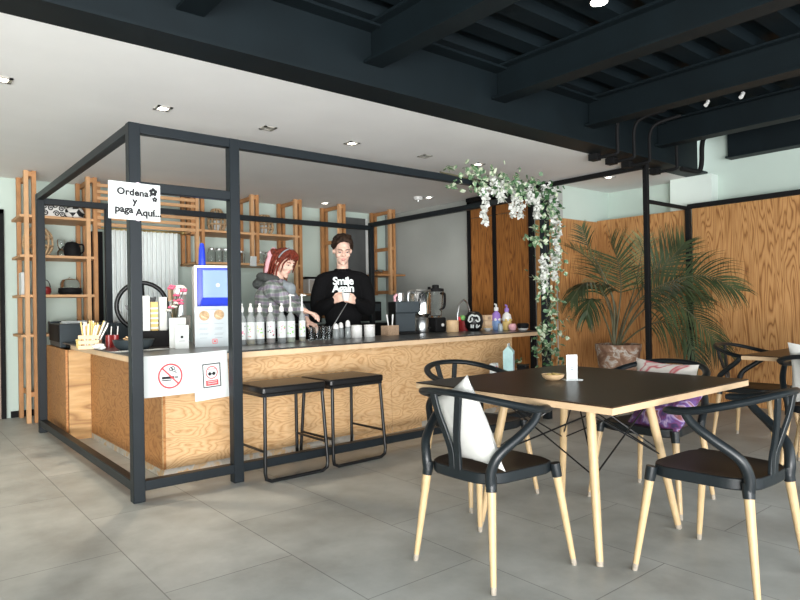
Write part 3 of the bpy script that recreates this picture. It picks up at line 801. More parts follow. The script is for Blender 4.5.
MB().bar([(6.34, 3.53, 2.62), (6.34, 6.2, 2.62)], .05, .05).build('rail', 'blackmat', t)
MB().bar([(6.34, 3.53, 2.245), (7.265, 3.53, 2.245)], .035, .035).build('rail', 'blackmat', t)
MB().bar([(7.27, 3.53, 2.265), (7.27, -.2, 2.265)], .05, .05).build('rail', 'blackmat', t)
t = thing('panelled_door', 'tall brown plywood folding doors in black frames beside the grey wall', 'door', (6.39, 5.6, 0))
for y in (.58, .11, -.50): MB().box((-.05, y-.03, 0), (.0, y+.03, 2.59)).build('door_post', 'blackmat', t, smooth=False)
MB().box((-.05, -.53, 2.55), (0, .61, 2.6)).build('top_rail', 'blackmat', t, smooth=False)
for a, b in ((.14, .55), (-.47, .08)):
    MB().box((-.035, a+.002, .02), (-.01, b-.002, 2.36)).build('leaf_panel', 'ply_door', t, smooth=False)
    MB().box((-.035, a+.002, 2.368), (-.01, b-.002, 2.548)).build('top_panel', 'ply_door', t, smooth=False)

# ------------------------------------------------------------------ back shelving
YF, YB = 7.57, 8.09
def ladder(parent, x, z0, rungs=(), rear0=None):
    for dx in (-.036, .036):
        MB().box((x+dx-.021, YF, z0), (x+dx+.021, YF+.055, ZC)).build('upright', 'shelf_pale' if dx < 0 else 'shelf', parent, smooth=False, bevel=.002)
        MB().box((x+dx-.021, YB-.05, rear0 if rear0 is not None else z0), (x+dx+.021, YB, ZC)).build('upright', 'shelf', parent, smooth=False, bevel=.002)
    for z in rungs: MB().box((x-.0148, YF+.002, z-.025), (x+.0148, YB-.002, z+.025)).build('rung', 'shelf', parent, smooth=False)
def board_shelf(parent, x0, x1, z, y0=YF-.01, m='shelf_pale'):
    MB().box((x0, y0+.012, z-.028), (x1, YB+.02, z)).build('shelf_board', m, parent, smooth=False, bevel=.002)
XL = [at(31, 250, Y=YF).x, at(92.5, 250, Y=YF).x, 3.05, 3.79, 4.44, 5.17, 6.10]
zs_left = [at(60, 216.5, Y=YF).z, at(60, 255.5, Y=YF).z, at(60, 294.5, Y=YF).z, .93]
t = thing('shelf_unit', 'floor-standing pine shelf unit at the far left holding vases and a kettle', 'shelf', (0, 0, 0), 0, 'pine shelving on the back wall')
ladder(t, XL[0], 0, (.3, 2.62)); ladder(t, XL[1], 0, (.3, 2.62))
for z in zs_left: board_shelf(t, XL[0]-.1, XL[1]+.057, z)
zu, zl = 2.155, 1.755
t = thing('shelf_unit', 'hanging pine shelf unit with lanterns and glass jars above the woman', 'shelf', (0, 0, 0), 0, 'pine shelving on the back wall')
ladder(t, XL[2], 1.72, (2.62,)); ladder(t, XL[3], 1.76, (2.62,)); ladder(t, XL[4], 1.34, (2.62, 1.4))
board_shelf(t, XL[2]-.057, XL[4]+.057, zu); board_shelf(t, XL[2]-.057, XL[4]+.057, zl)
board_shelf(t, XL[4]-.057, XL[4]+.62, 1.36)
t = thing('ladder_rack', 'narrow pine ladder rack hanging from the ceiling behind the man', 'shelf', (0, 0, 0), 0, 'pine shelving on the back wall')
ladder(t, XL[5], 1.0, (2.62, 2.12, 1.6, 1.1))
t = thing('ladder_rack', 'narrow pine ladder rack hanging in the corner by the grey wall', 'shelf', (0, 0, 0), 0, 'pine shelving on the back wall')
ladder(t, XL[6], 1.34, (2.62, 2.05, 1.69, 1.38))
MB().box((XL[6]-.3, YF+.012, 1.63), (XL[6]+.25, YB, 1.655)).build('shelf_board', 'shelf', t, smooth=False)
t = thing('slat_screen', 'row of horizontal pine slats above the pale curtain', 'slats', (0, 0, 0))
for i in range(7):
    z = 2.575-.073*i
    MB().box((XL[1]+.0572, YF+.005, z-.019), (XL[2]-.0572, YF+.03, z+.019)).build('slat', 'shelf_pale', t, smooth=False, bevel=.002)
MB().box((XL[1]+.06, YF+.036, 2.09), (XL[1]+.10, YF+.09, 2.62)).build('side_batten', 'shelf', t, smooth=False)
MB().box((XL[2]-.10, YF+.036, 2.09), (XL[2]-.06, YF+.09, 2.62)).build('side_batten', 'shelf', t, smooth=False)
# curtain and rod
x0, x1 = 2.06, 2.90
n = 150; mb = MB(); vs = []
for i in range(n+1):
    x = x0+(x1-x0)*i/n; y = 7.96+.022*math.sin(i*2*PI/9.5)+.008*math.sin(i*.31)
    vs += [(x, y, .1), (x, y, 2.13), (x, y+.006, .1), (x, y+.006, 2.13)]
for i in range(n):
    a = 4*i; mb.f += [(a, a+4, a+5, a+1), (a+2, a+3, a+7, a+6), (a+1, a+5, a+7, a+3), (a, a+2, a+6, a+4)]
mb.v = vs; tag(mb.build('curtain', 'curtain'), 'grey-white pleated curtain hanging under the pine slats', 'curtain')
mb = MB(); mb.tube([(2.0, 7.96, 2.14), (2.97, 7.96, 2.14)], .014, 10); o = mb.build('curtain_rod', 'brass'); tag(o, 'thin curtain rod above the pale curtain', 'rod')
MB().ball((2.98, 7.96, 2.14), .028).build('finial', 'brass', o); MB().tube([(2.9, 7.96, 2.14), (2.9, 8.135, 2.14)], .01, 8).build('bracket', 'brass', o)
o = MB().box((-.05, -.02, 0), (.07, .02, 2.1)).build('dark_gap_strip', 'blackmat', smooth=False); o.location = (1.955, 8.0, 0)  # flat black strip standing in for the dark gap
tag(o, 'tall narrow black strip filling the dark gap between the left shelf and the curtain', 'board')
o = MB().box((-.24, -.02, 0), (.24, .02, 1.5)).build('wall_board', 'darkgrey', smooth=False); o.location = (5.72, 8.11, 1.06)
MB().box((.245, -.02, 0), (.29, .02, 1.5)).build('pale_edge', 'paper', o, smooth=False)
tag(o, 'dark grey board on the back wall right of the man', 'board')

# ---- shelf contents
def put(px, py, Y, z=None):
    p = at(px, py, Y=Y); return Vector((p.x, p.y, p.z if z is None else z))
def lantern(label, px, Y, z, r, h, group='woven lanterns on the shelves', top=.45):
    p = put(px, 240, Y, z); t = thing('wicker_lantern', label, 'lantern', p, 0, group)
    mb = MB(); k = 12
    for i in range(k):
        a = 2*PI*i/k
        mb.tube(spline([(r*q*math.cos(a+s), r*q*math.sin(a+s), h*v) for q, v, s in ((.62, 0, 0), (.97, .25, .06), (1, .5, .1), (.85, .75, .14), (top, 1, .18))], 4), .010, 6)
    mb.build('ribs', 'wicker', t)
    mb = MB()
    for q, v in ((.62, .02), (.99, .33), (.97, .6), (top, .98)):
        mb.tube([(r*q*math.cos(2*PI*i/24), r*q*math.sin(2*PI*i/24), h*v) for i in range(24)], .011, 6, closed=True)
    mb.build('hoops', 'wicker', t)
    MB().lathe([(r*.35, .0), (r*.35, h*.5)], 16).build('candle_glass', 'paper', t)
    return t
zl3, zl2, zl1 = zs_left[0], zs_left[1], zs_left[2]
# black and white scroll box
p = put(51, 210, 7.78, zl3); t = thing('patterned_box', 'black and white scroll-patterned box on the top left shelf', 'box', p)
MB().box((-.12, -.10, 0), (.12, .10, .145)).build('body', 'ceramic', t, smooth=False, bevel=.006)
mb = MB(); mt = Matrix.Translation((0, -.1035, .0)) @ Matrix.Rotation(PI/2, 4, 'X')
for cx, cy, s in ((-.075, .045, 1), (-.02, .1, -1), (.035, .045, 1), (.085, .1, -1), (-.08, .115, -1), (.09, .035, 1), (.02, .13, 1)):
    q = [(cx+s*(.006+.026*k/22)*math.cos(k*.42), cy+(.006+.026*k/22)*math.sin(k*.42)) for k in range(23)]
    q = [(max(-.115, min(.115, x)), max(.006, min(.14, y))) for x, y in q]; stroke(mb, mt, q, .011)
mb.build('scroll_pattern', 'ink', t, smooth=False)
# faceted vase
p = put(73, 210, 7.78, zl3); t = thing('faceted_vase', 'white vase with black diamond patches on the top left shelf', 'vase', p, R(-35))
bm = bmesh.new(); bmesh.ops.create_icosphere(bm, subdivisions=2, radius=.105); bmesh.ops.scale(bm, vec=(1.15, 1, .8), verts=bm.verts)
bmesh.ops.bisect_plane(bm, geom=bm.verts[:]+bm.edges[:]+bm.faces[:], plane_co=(0, 0, -.07), plane_no=(0, 0, -1), clear_outer=True)
bmesh.ops.translate(bm, vec=(0, 0, .07), verts=bm.verts); me = bpy.data.meshes.new('body'); bm.to_mesh(me); bm.free()
o = link('body', me, ['ceramic', 'ink'], t, smooth=False)
for i, f in enumerate(o.data.polygons): f.material_index = 1 if i % 5 in (0, 3) else 0
MB().lathe([(.05, .135), (.052, .152), (.04, .152), (.038, .137)], 18).build('rim', 'ink', t)
lantern('woven gourd-shaped lantern on the second left shelf', 38, 7.76, zl2, .14, .33, top=.2)
p = put(61, 245, 7.75, zl2); t = thing('glass_hourglass', 'small clear hourglass-shaped vessel beside the black kettle', 'vase', p)
MB().lathe([(.036, 0), (.04, .01), (.036, .06), (.014, .09), (.036, .12), (.042, .17), (.036, .19)], 20).build('vessel', 'glass', t)
MB().lathe([(.045, 0), (.045, .008)], 20).build('foot', 'metal', t)
p = put(72, 245, 7.75, zl2); t = thing('kettle', 'black round-bellied kettle on the second left shelf', 'kettle', p, R(-40))
MB().lathe([(.075, 0), (.092, .03), (.085, .10), (.065, .15), (.05, .165), (.0, .172)], 24).build('body', 'blackmat', t)
MB().tube(spline([(-.075, 0, .05), (-.13, 0, .09), (-.145, 0, .15)], 5), [.016]*10+[.012], 8).build('spout', 'blackmat', t)
MB().tube(spline([(.07, 0, .14), (.125, 0, .13), (.125, 0, .06), (.08, 0, .035)], 6), .009, 8).build('handle', 'blackmat', t)
MB().ball((0, 0, .182), .014).build('lid_knob', 'metal', t)
p = put(27, 280, 7.8, zl1)
for i, (w, m, lab) in enumerate(((.03, 'paper', 'white upright book, left of the pair on the far left shelf'), (.035, 'pink', 'pinkish upright book, right of the pair on the far left shelf'))):
    o = MB().box((-w/2, -.08, 0), (w/2, .08, .24)).build('book', m, smooth=False, bevel=.002); o.location = (p.x-.05+.045*i, p.y, zl1); tag(o, lab, 'book', 'books on the far left shelf')
p = put(45, 285, 7.75, zl1); t = thing('clay_pot', 'small dark red pot with a loop handle on the third left shelf', 'pot', p)
MB().lathe([(.045, 0), (.062, .03), (.06, .07), (.04, .09), (.0, .095)], 20).build('body', 'redcup', t)
MB().tube([(.05*math.cos(a), 0, .08+.085*math.sin(a)) for a in [PI*k/14 for k in range(15)]], .005, 6).build('handle', 'blackmat', t)
p = put(70, 285, 7.75, zl1); t = thing('glass_cloche', 'black footed cake stand with a clear dome on the third left shelf', 'cake stand', p)
MB().lathe([(.10, 0), (.12, .03), (.115, .075), (.02, .08)], 26).build('stand', 'blackmat', t)
MB().lathe([(.10, .081), (.098, .13), (.08, .165), (.03, .18)], 26, cap=False).build('dome', 'glass', t); MB().ball((0, 0, .187), .012).build('dome_knob', 'glass', t)
# low shelf clutter seen above the till box
p = put(66, 312, 7.74, .93); t = thing('card_reader_box', 'dark blue-black device on the low shelf above the till box', 'device', (p.x, p.y, .93))
MB().box((-.17, -.07, 0), (.17, .07, .13)).build('body', 'graph', t, smooth=False, bevel=.006); MB().box((.1, -.074, .01), (.165, -.07, .12)).build('white_label', 'paper', t, smooth=False)
p = put(57, 318, 7.3, 1.042)
for i in range(2):
    o = MB().box((-.1, -.07, 0), (.1, .07, .012)).build('paper_stack', 'paper', smooth=False); o.location = (1.52+.02*i, 7.2, 1.042+.0125*i); o.rotation_euler = (0, 0, .2*i)
    tag(o, ('lower', 'upper')[i]+' stack of white napkins on top of the till box', 'napkins', 'napkin stacks on the till box')
# middle shelves
lantern('woven lantern on the upper middle shelf beside the frame post', 217, 7.8, zu, .11, .30)
lantern('rounded wooden lantern on the upper shelf above the woman', 264, 7.8, zu, .125, .27, top=.6)
def jar(label, px, Y, z, r, h, group):
    p = put(px, 250, Y, z); t = thing('glass_jar', label, 'jar', p, 0, group)
    MB().lathe([(r*.95, 0), (r, .01), (r, h*.7), (r*.8, h*.82), (r*.8, h*.86), (r*.74, h*.86), (r*.74, h*.8), (r*.92, h*.68), (r*.92, .012), (0, .011)], 20, cap=False).build('jar_body', 'glass', t)
    MB().lathe([(r*.84, h*.861), (r*.84, h*.97), (r*.7, h)], 20).build('jar_lid', 'metal', t)
for i, px in enumerate((211.5, 219, 225.5)): jar(('first', 'second', 'third')[i]+' clear jar from the left on the lower shelf beside the frame post', px, 7.75, zl, .05, .19, 'jars on the lower middle shelf')
for i, px in enumerate((240.5, 260, 268)): jar(('clear jar just right of the frame post on the lower shelf', 'left clear jar on the shelf right above the woman', 'right clear jar on the shelf right above the woman')[i], px, 7.75, zl, .055, .17, 'jars on the lower right shelf')
o = flat_sign('price_tag', 'small white card fixed to the shelf upright above the woman', 'card', put(250, 256, YF-.0028), put(256.5, 256.5, YF-.0028), put(250, 266, YF-.0028), 0, [])
p = put(310.5, 285, 7.75, 1.36); t = thing('toaster_oven', 'small pale oven with black top on the shelf behind the woman', 'oven', p)
MB().box((-.1, -.12, 0), (.1, .12, .205)).build('body', 'white', t, smooth=False, bevel=.006); MB().box((-.15, -.13, .206), (.15, .13, .235)).build('top_plate', 'blackmat', t, smooth=False)
MB().box((-.085, -.124, .02), (.015, -.12, .19)).build('door_glass', 'lampoff', t, smooth=False); MB().tube([(-.07, -.14, .178), (0, -.14, .178)], .005, 6).build('door_handle', 'metal', t)
p = put(379, 266, 7.66, 1.655); t = thing('glass_bowl', 'clear glass bowl on the corner ladder shelf', 'bowl', p)
MB().lathe([(.03, 0), (.06, .025), (.075, .065), (.07, .065), (.055, .027), (0, .01)], 22, cap=False).build('bowl_body', 'chrome', t)

# ------------------------------------------------------------------ back bar
t = thing('back_counter', 'black back counter along the rear wall behind the man', 'cabinet', (4.9, 7.8, 0))
MB().box((-1.5, -.26, .08), (1.45, .28, .88)).build('body', 'blackmat', t, smooth=False); MB().box((-1.45, -.2, 0), (1.4, .28, .079)).build('plinth', 'black', t, smooth=False)
MB().box((-1.53, -.29, .881), (1.48, .28, .915)).build('worktop', 'black', t, smooth=False, bevel=.003)
for i in range(4):
    x = -1.5+.7375*i
    d = MB().box((x+.008, -.279, .1), (x+.73, -.2605, .86)).build('cabinet_door', 'blackmat', t, smooth=False, bevel=.002); MB().tube([(x+.66, -.29, .6), (x+.66, -.29, .75)], .006, 6).build('handle', 'metal', d)
def box_machine(label, x, y, z, sx, sy, h, nm='espresso_machine'):
    t = thing(nm, label, 'machine', (x, y, z))
    MB().box((-sx/2, -sy/2, .03), (sx/2, sy/2, h)).build('body', 'blackmat', t, smooth=False, bevel=.012)
    MB().box((-sx/2+.03, -sy/2-.012, h*.55), (sx/2-.03, -sy/2-.0005, h*.9)).build('front_panel', 'graph', t, smooth=False, bevel=.003)
    for x in (-1, 1): MB().lathe([(.02, 0), (.02, .0295)], 12, c=(x*(sx/2-.05), 0, 0)).build('foot', 'black', t)
    for x in (-.1, .1): MB().tube([(x, -sy/2-.012, h*.5), (x, -sy/2-.06, h*.48)], .012, 8).build('group_head', 'metal', t)
    return t
box_machine('wide black machine on the back counter, right of the man', 5.55, 7.78, .915, .62, .42, .32)
box_machine('black machine on the back counter between the woman and the man', 4.55, 7.78, .915, .5, .4, .34)
t = thing('steel_tray', 'steel tray with white cloth on top of the black machine right of the man', 'tray', (5.55, 7.74, 1.236))
MB().box((-.2, -.12, 0), (.2, .12, .03)).build('tray', 'metal', t, smooth=False, bevel=.004); MB().box((-.12, -.1, .031), (.16, .1, .052)).build('folded_cloth', 'paper', t, smooth=False, bevel=.008)

# ------------------------------------------------------------------ things on the counter
def syrup(label, px, liquid, Y=4.82, pump=0, flecks=('lab_pink', 'lab_green'), r=.036, h=.218, cap='white'):
    p = put(px, 343, Y, CZ); t = thing('syrup_bottle', label, 'bottle', p, math.atan2(p.y, p.x)-PI/2, 'syrup bottles in a row on the counter')
    MB().lathe([(r*.93, 0), (r, .006), (r, h*.92), (r*.85, h*1.03), (r*.42, h*1.15), (r*.38, h*1.22)], 22).build('bottle_body', 'bottle_glass', t)
    MB().lathe([(r*.9, .003), (r*.93, .01), (r*.93, h*.16 if liquid != 'syrup_amber' else h*.85)], 20).build('syrup', liquid, t)
    lb = MB(); n = 14
    for k in range(n+1):
        a = -PI/2+(k/n-.5)*2.5; lb.v += [((r+.0012)*math.cos(a), (r+.0012)*math.sin(a), h*.2), ((r+.0012)*math.cos(a), (r+.0012)*math.sin(a), h*.84)]
    lb.f = [(2*k, 2*k+2, 2*k+3, 2*k+1) for k in range(n)]
    l = lb.build('label', 'paper', t, fix=False)
    rnd = random.Random(px)
    for fm in flecks:
        fk = MB()
        for _ in range(5):
            a = -PI/2+rnd.uniform(-.75, .75); z = h*rnd.uniform(.28, .7); q = rnd.uniform(.003, .008)
            c, s = math.cos(a), math.sin(a); e = r+.0018
            fk.add([(e*c-s*q*math.cos(b)*-1, e*s+c*q*math.cos(b)*-1, z+q*math.sin(b)) for b in [2*PI*j/7 for j in range(7)]], [tuple(range(7))])
        fk.build('label_print', fm, l, fix=False)
    z = h*1.22
    if pump:
        MB().lathe([(r*.5, z), (r*.5, z+.03), (r*.25, z+.04), (.007, z+.045), (.007, z+pump)], 14).build('pump_collar', 'white', t)
        MB().lathe([(.014, z+pump), (.015, z+pump+.014), (.006, z+pump+.02)], 12).build('pump_head', 'white', t)
        MB().tube([(0, 0, z+pump+.01), (.035, -.02, z+pump+.006)], .006, 8).build('spout', 'white', t)
    else:
        MB().lathe([(r*.5, z), (r*.52, z+.032), (r*.34, z+.042), (r*.2, z+.05), (r*.28, z+.06), (r*.28, z+.072)], 14).build('stopper', cap, t)
    return t
sy = [(242, 'syrup_dark', 0, ('lab_pink', 'ink'), 'first syrup bottle from the left with pink and black print'), (251.2, 'syrup_yellow', 0, ('lab_green', 'lab_pink'), 'second syrup bottle from the left with green and pink print, yellow syrup'),
      (260, 'syrup_dark', 0, ('lab_yel', 'lab_green'), 'third syrup bottle from the left with yellow and green print'), (271, 'syrup_amber', 0, ('ink', 'lab_pink'), 'fourth syrup bottle from the left, filled with brown syrup'),
      (282, 'syrup_dark', 0, ('lab_pink', 'lab_green'), 'fifth syrup bottle from the left with a pink fruit print'), (291, 'syrup_green', .13, ('lab_green', 'lab_green'), 'syrup bottle with green print and tall white pump'),
      (302.5, 'syrup_yellow', .13, ('lab_yel', 'lab_green'), 'slim pale yellow syrup bottle with tall white pump, last in the row')]
for i, (px, liq, pump, fl, lab) in enumerate(sy): syrup(lab, px, liq, 4.80, pump, fl, r=.038 if i < 6 else .029)
def tumbler(label, px, Y, r=.034, h=.11):
    p = put(px, 335, Y, CZ); t = thing('drinking_glass', label, 'glass', p, 0, 'glasses beside the syrup bottles')
    MB().lathe([(r*.85, 0), (r, h), (r*.93, h), (r*.8, .012), (0, .011)], 20, cap=False).build('glass_wall', 'glass', t); MB().lathe([(0, .0), (r*.84, .0), (r*.84, .006)], 20).build('glass_base', 'glass', t)
for px, Y, lab in ((311.5, 4.86, 'first clear glass right of the syrup bottles'), (317.5, 4.92, 'second clear glass right of the syrup bottles'), (324, 4.86, 'third clear glass right of the syrup bottles'), (329.5, 4.95, 'fourth clear glass, holding the long bar spoon')): tumbler(lab, px, Y, h=.12)
o = MB().tube([at(329.8, 333, Y=4.95)+Vector((0, 0, .015)), at(347, 303, Y=4.97)], [.005, .0035], 8).build('bar_spoon', 'metal'); tag(o, 'long steel bar spoon leaning out of a glass toward the man', 'spoon')
def shaker(label, px, h, Y=4.9):
    p = put(px, 335, Y, CZ); t = thing('spice_shaker', label, 'shaker', p, 0, 'shakers on the counter')
    MB().lathe([(.028, 0), (.03, .004), (.027, h*.55), (.02, h*.65)], 18).build('shaker_glass', 'bottle_glass', t); MB().lathe([(.022, h*.651), (.024, h*.7), (.02, h*.92), (.008, h)], 18).build('shaker_lid', 'white', t)
shaker('left shaker of the three in front of the man', 336, .13); shaker('middle shaker of the three in front of the man', 341, .15, 4.98); shaker('right taller shaker of the three in front of the man', 348, .17)
for px, lab in ((356.5, 'left white canister in front of the man'), (369.5, 'right white canister in front of the man')):
    p = put(px, 335, 4.95, CZ); t = thing('white_canister', lab, 'canister', p, 0, 'white canisters')
    MB().lathe([(.052, 0), (.054, .004), (.054, .1), (.05, .103)], 26).build('body', 'ceramic', t); MB().lathe([(.055, .1035), (.055, .118), (.02, .122)], 26).build('lid', 'white', t)
p = put(390, 333, 5.0, CZ); t = thing('cardboard_box', 'small brown speckled box holding white utensils on the counter', 'box', p, R(8))
MB().box((-.08, -.05, 0), (.08, .05, .1)).build('box_body', 'cardboard', t, smooth=False, bevel=.002)
for x, dx, lab in ((-.02, -.02, 'left white utensil standing in the brown box'), (.03, .01, 'right white utensil standing in the brown box')):
    o = MB().tube([(0, 0, 0), (dx, 0, .11)], [.006, .009], 8).build('utensil', 'white'); o.location = (p.x+x, p.y, CZ+.1); tag(o, lab, 'utensil', 'utensils in the brown box')
# coffee grinder
p = put(399, 333, 5.2, CZ); t = thing('coffee_grinder', 'black square coffee grinder on the counter beside the brown box', 'machine', (p.x, 5.12, CZ), R(-14))
MB().box((-.115, -.09, 0), (.115, .07, .02)).build('base', 'blackmat', t, smooth=False, bevel=.003); MB().box((-.115, -.01, .0205), (.115, .07, .19)).build('column', 'graph', t, smooth=False, bevel=.004)
MB().box((-.115, -.09, .1905), (.115, .07, .29)).build('head', 'graph', t, smooth=False, bevel=.006); MB().box((-.12, -.085, .02), (-.1155, .065, .285)).build('dark_side', 'blackmat', t, smooth=False)  # a thin black sheet makes the left face darker
MB().lathe([(.0, .0), (.035, 0), (.04, .05), (.037, .075), (.0, .076)], 20, c=(-.04, -.01, .2905)).build('steel_cup', 'metal', t)
MB().tube([(-.09, -.02, .2905), (-.1, -.03, .33), (-.08, -.04, .355)], .012, 8).build('lever', 'pink', t)
# silver mixer
p = put(420, 331, 5.18, CZ); t = thing('juice_mixer', 'silver and clear juicer jug machine between grinder and blender', 'blender', (p.x, 5.16, CZ))
MB().lathe([(.062, 0), (.066, .01), (.066, .11), (.055, .125)], 26).build('base', 'metal', t); MB().lathe([(.012, 0), (.014, .006)], 12, mtx=Matrix.Translation((.03, -.062, .04)) @ Matrix.Rotation(PI/2, 4, 'X')).build('knob', 'black', t)
MB().lathe([(.055, .1255), (.085, .16), (.088, .33), (.08, .345)], 28).build('jug', 'chrome', t); MB().lathe([(.09, .3455), (.085, .36), (.0, .365)], 28).build('lid', 'metal', t)
MB().tube(spline([(-.085, -.01, .33), (-.14, -.01, .34), (-.145, -.01, .25), (-.088, -.01, .2)], 6), .011, 8).build('handle', 'metal', t)
# blender
p = put(435, 331, 5.18, CZ); t = thing('blender', 'black blender with a clear tall jug on the counter', 'blender', (p.x, 5.16, CZ))
MB().prism([(-.06, -.065), (.06, -.065), (.06, .065), (-.06, .065)], 0, .125).build('base', 'blackmat', t, smooth=False, bevel=.012); MB().lathe([(.014, 0), (.012, .008)], 14, mtx=Matrix.Translation((.015, -.0655, .06)) @ Matrix.Rotation(PI/2, 4, 'X')).build('dial', 'white', t)
MB().lathe([(.042, .126), (.048, .14), (.068, .345), (.064, .345), (.044, .142), (0, .135)], 20, cap=False).build('jug', 'glass', t)
MB().lathe([(.072, .346), (.07, .37), (.03, .375), (.03, .4), (.012, .404)], 20).build('lid', 'blackmat', t); MB().tube(spline([(.064, 0, .33), (.105, 0, .32), (.1, 0, .22), (.055, 0, .19)], 6), .011, 8).build('handle', 'blackmat', t)
MB().box((-.066, -.012, .346), (-.08, .012, .385)).build('lid_clip', 'blackmat', t, smooth=False)
# wood cup, basket
p = put(452.5, 332, 4.98, CZ); t = thing('wooden_cup', 'round pale wooden cup on the counter right of the blender', 'cup', p)
MB().lathe([(.05, 0), (.053, .005), (.053, .098), (.047, .1), (.046, .015), (0, .013)], 26, cap=False).build('cup_body', 'tan', t); MB().lathe([(0, 0), (.0499, 0), (.0499, .004)], 26).build('cup_base', 'tan', t)
p = put(464, 331, 5.12, CZ); t = thing('flower_basket', 'red flower basket with a tall arched metal handle behind the black jar', 'basket', p)
MB().lathe([(.05, 0), (.062, .08), (.058, .08), (.045, .01), (0, .009)], 20, cap=False).build('basket_body', 'redcup', t)
MB().tube([(.075*math.cos(a), 0, .09+.16*math.sin(a)) for a in [PI*k/18 for k in range(19)]], .007, 8).build('arched_handle', 'metal', t)
for i in range(5): MB().ball((.04*math.cos(i*1.3), .03*math.sin(i*1.3), .095+.01*(i % 2)), .022, 10, 6).build('blossom', ('red', 'lab_green')[i % 2], t)
p = put(474, 331, 4.98, CZ); t = thing('round_jar', 'round black jar with white brush marks on the counter', 'jar', p, math.atan2(4.98, p.x)-PI/2)
MB().lathe([(.045, 0), (.066, .025), (.078, .075), (.07, .13), (.045, .158), (0, .166)], 28).build('jar_body', 'black', t)
mk = MB()
def on_jar(a, z):
    pr = [(0, .045), (.025, .066), (.075, .078), (.13, .07), (.158, .045)]
    for (z0, r0), (z1, r1) in zip(pr, pr[1:]):
        if z0 <= z <= z1: rr = r0+(r1-r0)*(z-z0)/(z1-z0); break
    return ((rr+.002)*math.sin(a), -(rr+.002)*math.cos(a), z)
def brush(pts, w):
    for (a0, z0), (a1, z1) in zip(pts, pts[1:]): mk.tube([on_jar(a0, z0), on_jar((a0+a1)/2, (z0+z1)/2), on_jar(a1, z1)], w, 6)
brush([(-.62, .085), (-.5, .12), (-.2, .135), (.1, .125), (.35, .13), (.6, .115), (.65, .085)], .0075); brush([(-.62, .085), (-.4, .075), (-.15, .09), (-.2, .112)], .006); brush([(.65, .085), (.4, .078), (.2, .095)], .006)
for a in (-.35, -.12, .3): brush([(a, .028), (a+.05, .055)], .007)
brush([(.3, .028), (.55, .035), (.7, .05)], .005)
mk.build('brush_marks', 'paper', t)
p = put(487.5, 330, 4.95, CZ); t = thing('letter_stand', 'small beige wooden block stand behind the white saucer', 'stand', p)
MB().box((-.055, -.03, 0), (.055, .03, .04)).build('lower_block', 'tan', t, smooth=False, bevel=.004); MB().box((-.045, -.02, .0405), (.045, .02, .09)).build('middle_block', 'edge', t, smooth=False, bevel=.004)
MB().box((-.055, -.025, .0905), (.055, .025, .14)).build('upper_block', 'edge', t, smooth=False, bevel=.006); MB().box((-.02, -.0262, .1), (.02, -.0255, .125)).build('dark_marks', 'cardboard', t, smooth=False)
p = put(488, 332, 4.82, CZ); t = thing('saucer_bowl', 'small white bowl on the counter right of the black jar', 'bowl', p)
MB().lathe([(.022, 0), (.05, .03), (.047, .03), (.02, .006), (0, .005)], 22, cap=False).build('bowl_body', 'ceramic', t)
def pump_bottle(label, px, Y, cols, h=.185, horn=None):
    p = put(px, 330, Y, CZ); t = thing('pump_bottle', label, 'bottle', p, 0, 'coloured bottles at the counter end')
    MB().lathe([(.036, 0), (.042, .02), (.04, h*.42), (.036, h*.5)], 20).build('lower_body', cols[0], t); MB().lathe([(.036, h*.501), (.042, h*.62), (.034, h*.85), (.016, h*.95), (.014, h)], 20).build('upper_body', cols[1], t)
    MB().lathe([(.02, h), (.02, h+.03), (.008, h+.034), (.008, h+.055)], 14).build('cap', cols[2], t); MB().tube([(0, 0, h+.055), (-.03, -.012, h+.06)], .007, 8).build('nozzle', cols[2], t)
    for a in range(3): MB().ball((.036*math.sin(a-1), -.036*math.cos(a-1), h*.55), (.016, .01, .014), 10, 6).build('moulded_patch', cols[3], t)
pump_bottle('purple and white pump bottle at the right end of the counter', 496.5, 4.9, ('paleblue', 'purple', 'white', 'white'), .17)
pump_bottle('yellow and white pump bottle with a dark cap at the right end of the counter', 507, 4.78, ('yellow', 'ceramic', 'purple', 'yellow'), .16)
p = put(500.5, 332, 4.64, CZ); t = thing('small_vase', 'small grey-blue vase in front of the purple pump bottle', 'vase', p)
MB().lathe([(.022, 0), (.028, .02), (.025, .06), (.02, .07), (.024, .085), (.02, .085), (.016, .07), (0, .02)], 20, cap=False).build('vase_body', 'poster', t); MB().lathe([(0, 0), (.0215, 0), (.0215, .003)], 18).build('vase_base', 'poster', t)
p = put(512.5, 331, 4.66, CZ); t = thing('pink_cup', 'small round pink cup near the right end of the counter', 'cup', p)
MB().lathe([(.022, 0), (.038, .02), (.04, .045), (.03, .066), (.026, .066), (.034, .045), (0, .01)], 22, cap=False).build('cup_body', 'pink', t)
p = put(523, 330, 4.56, CZ); t = thing('dark_bowl', 'dark bowl with a white band at the right end of the counter', 'bowl', p)
MB().lathe([(.03, 0), (.05, .015), (.052, .022)], 24).build('white_base', 'ceramic', t); MB().lathe([(.052, .0225), (.058, .05), (.054, .07), (.045, .07), (.05, .05), (0, .03)], 24, cap=False).build('bowl_body', 'blackmat', t)

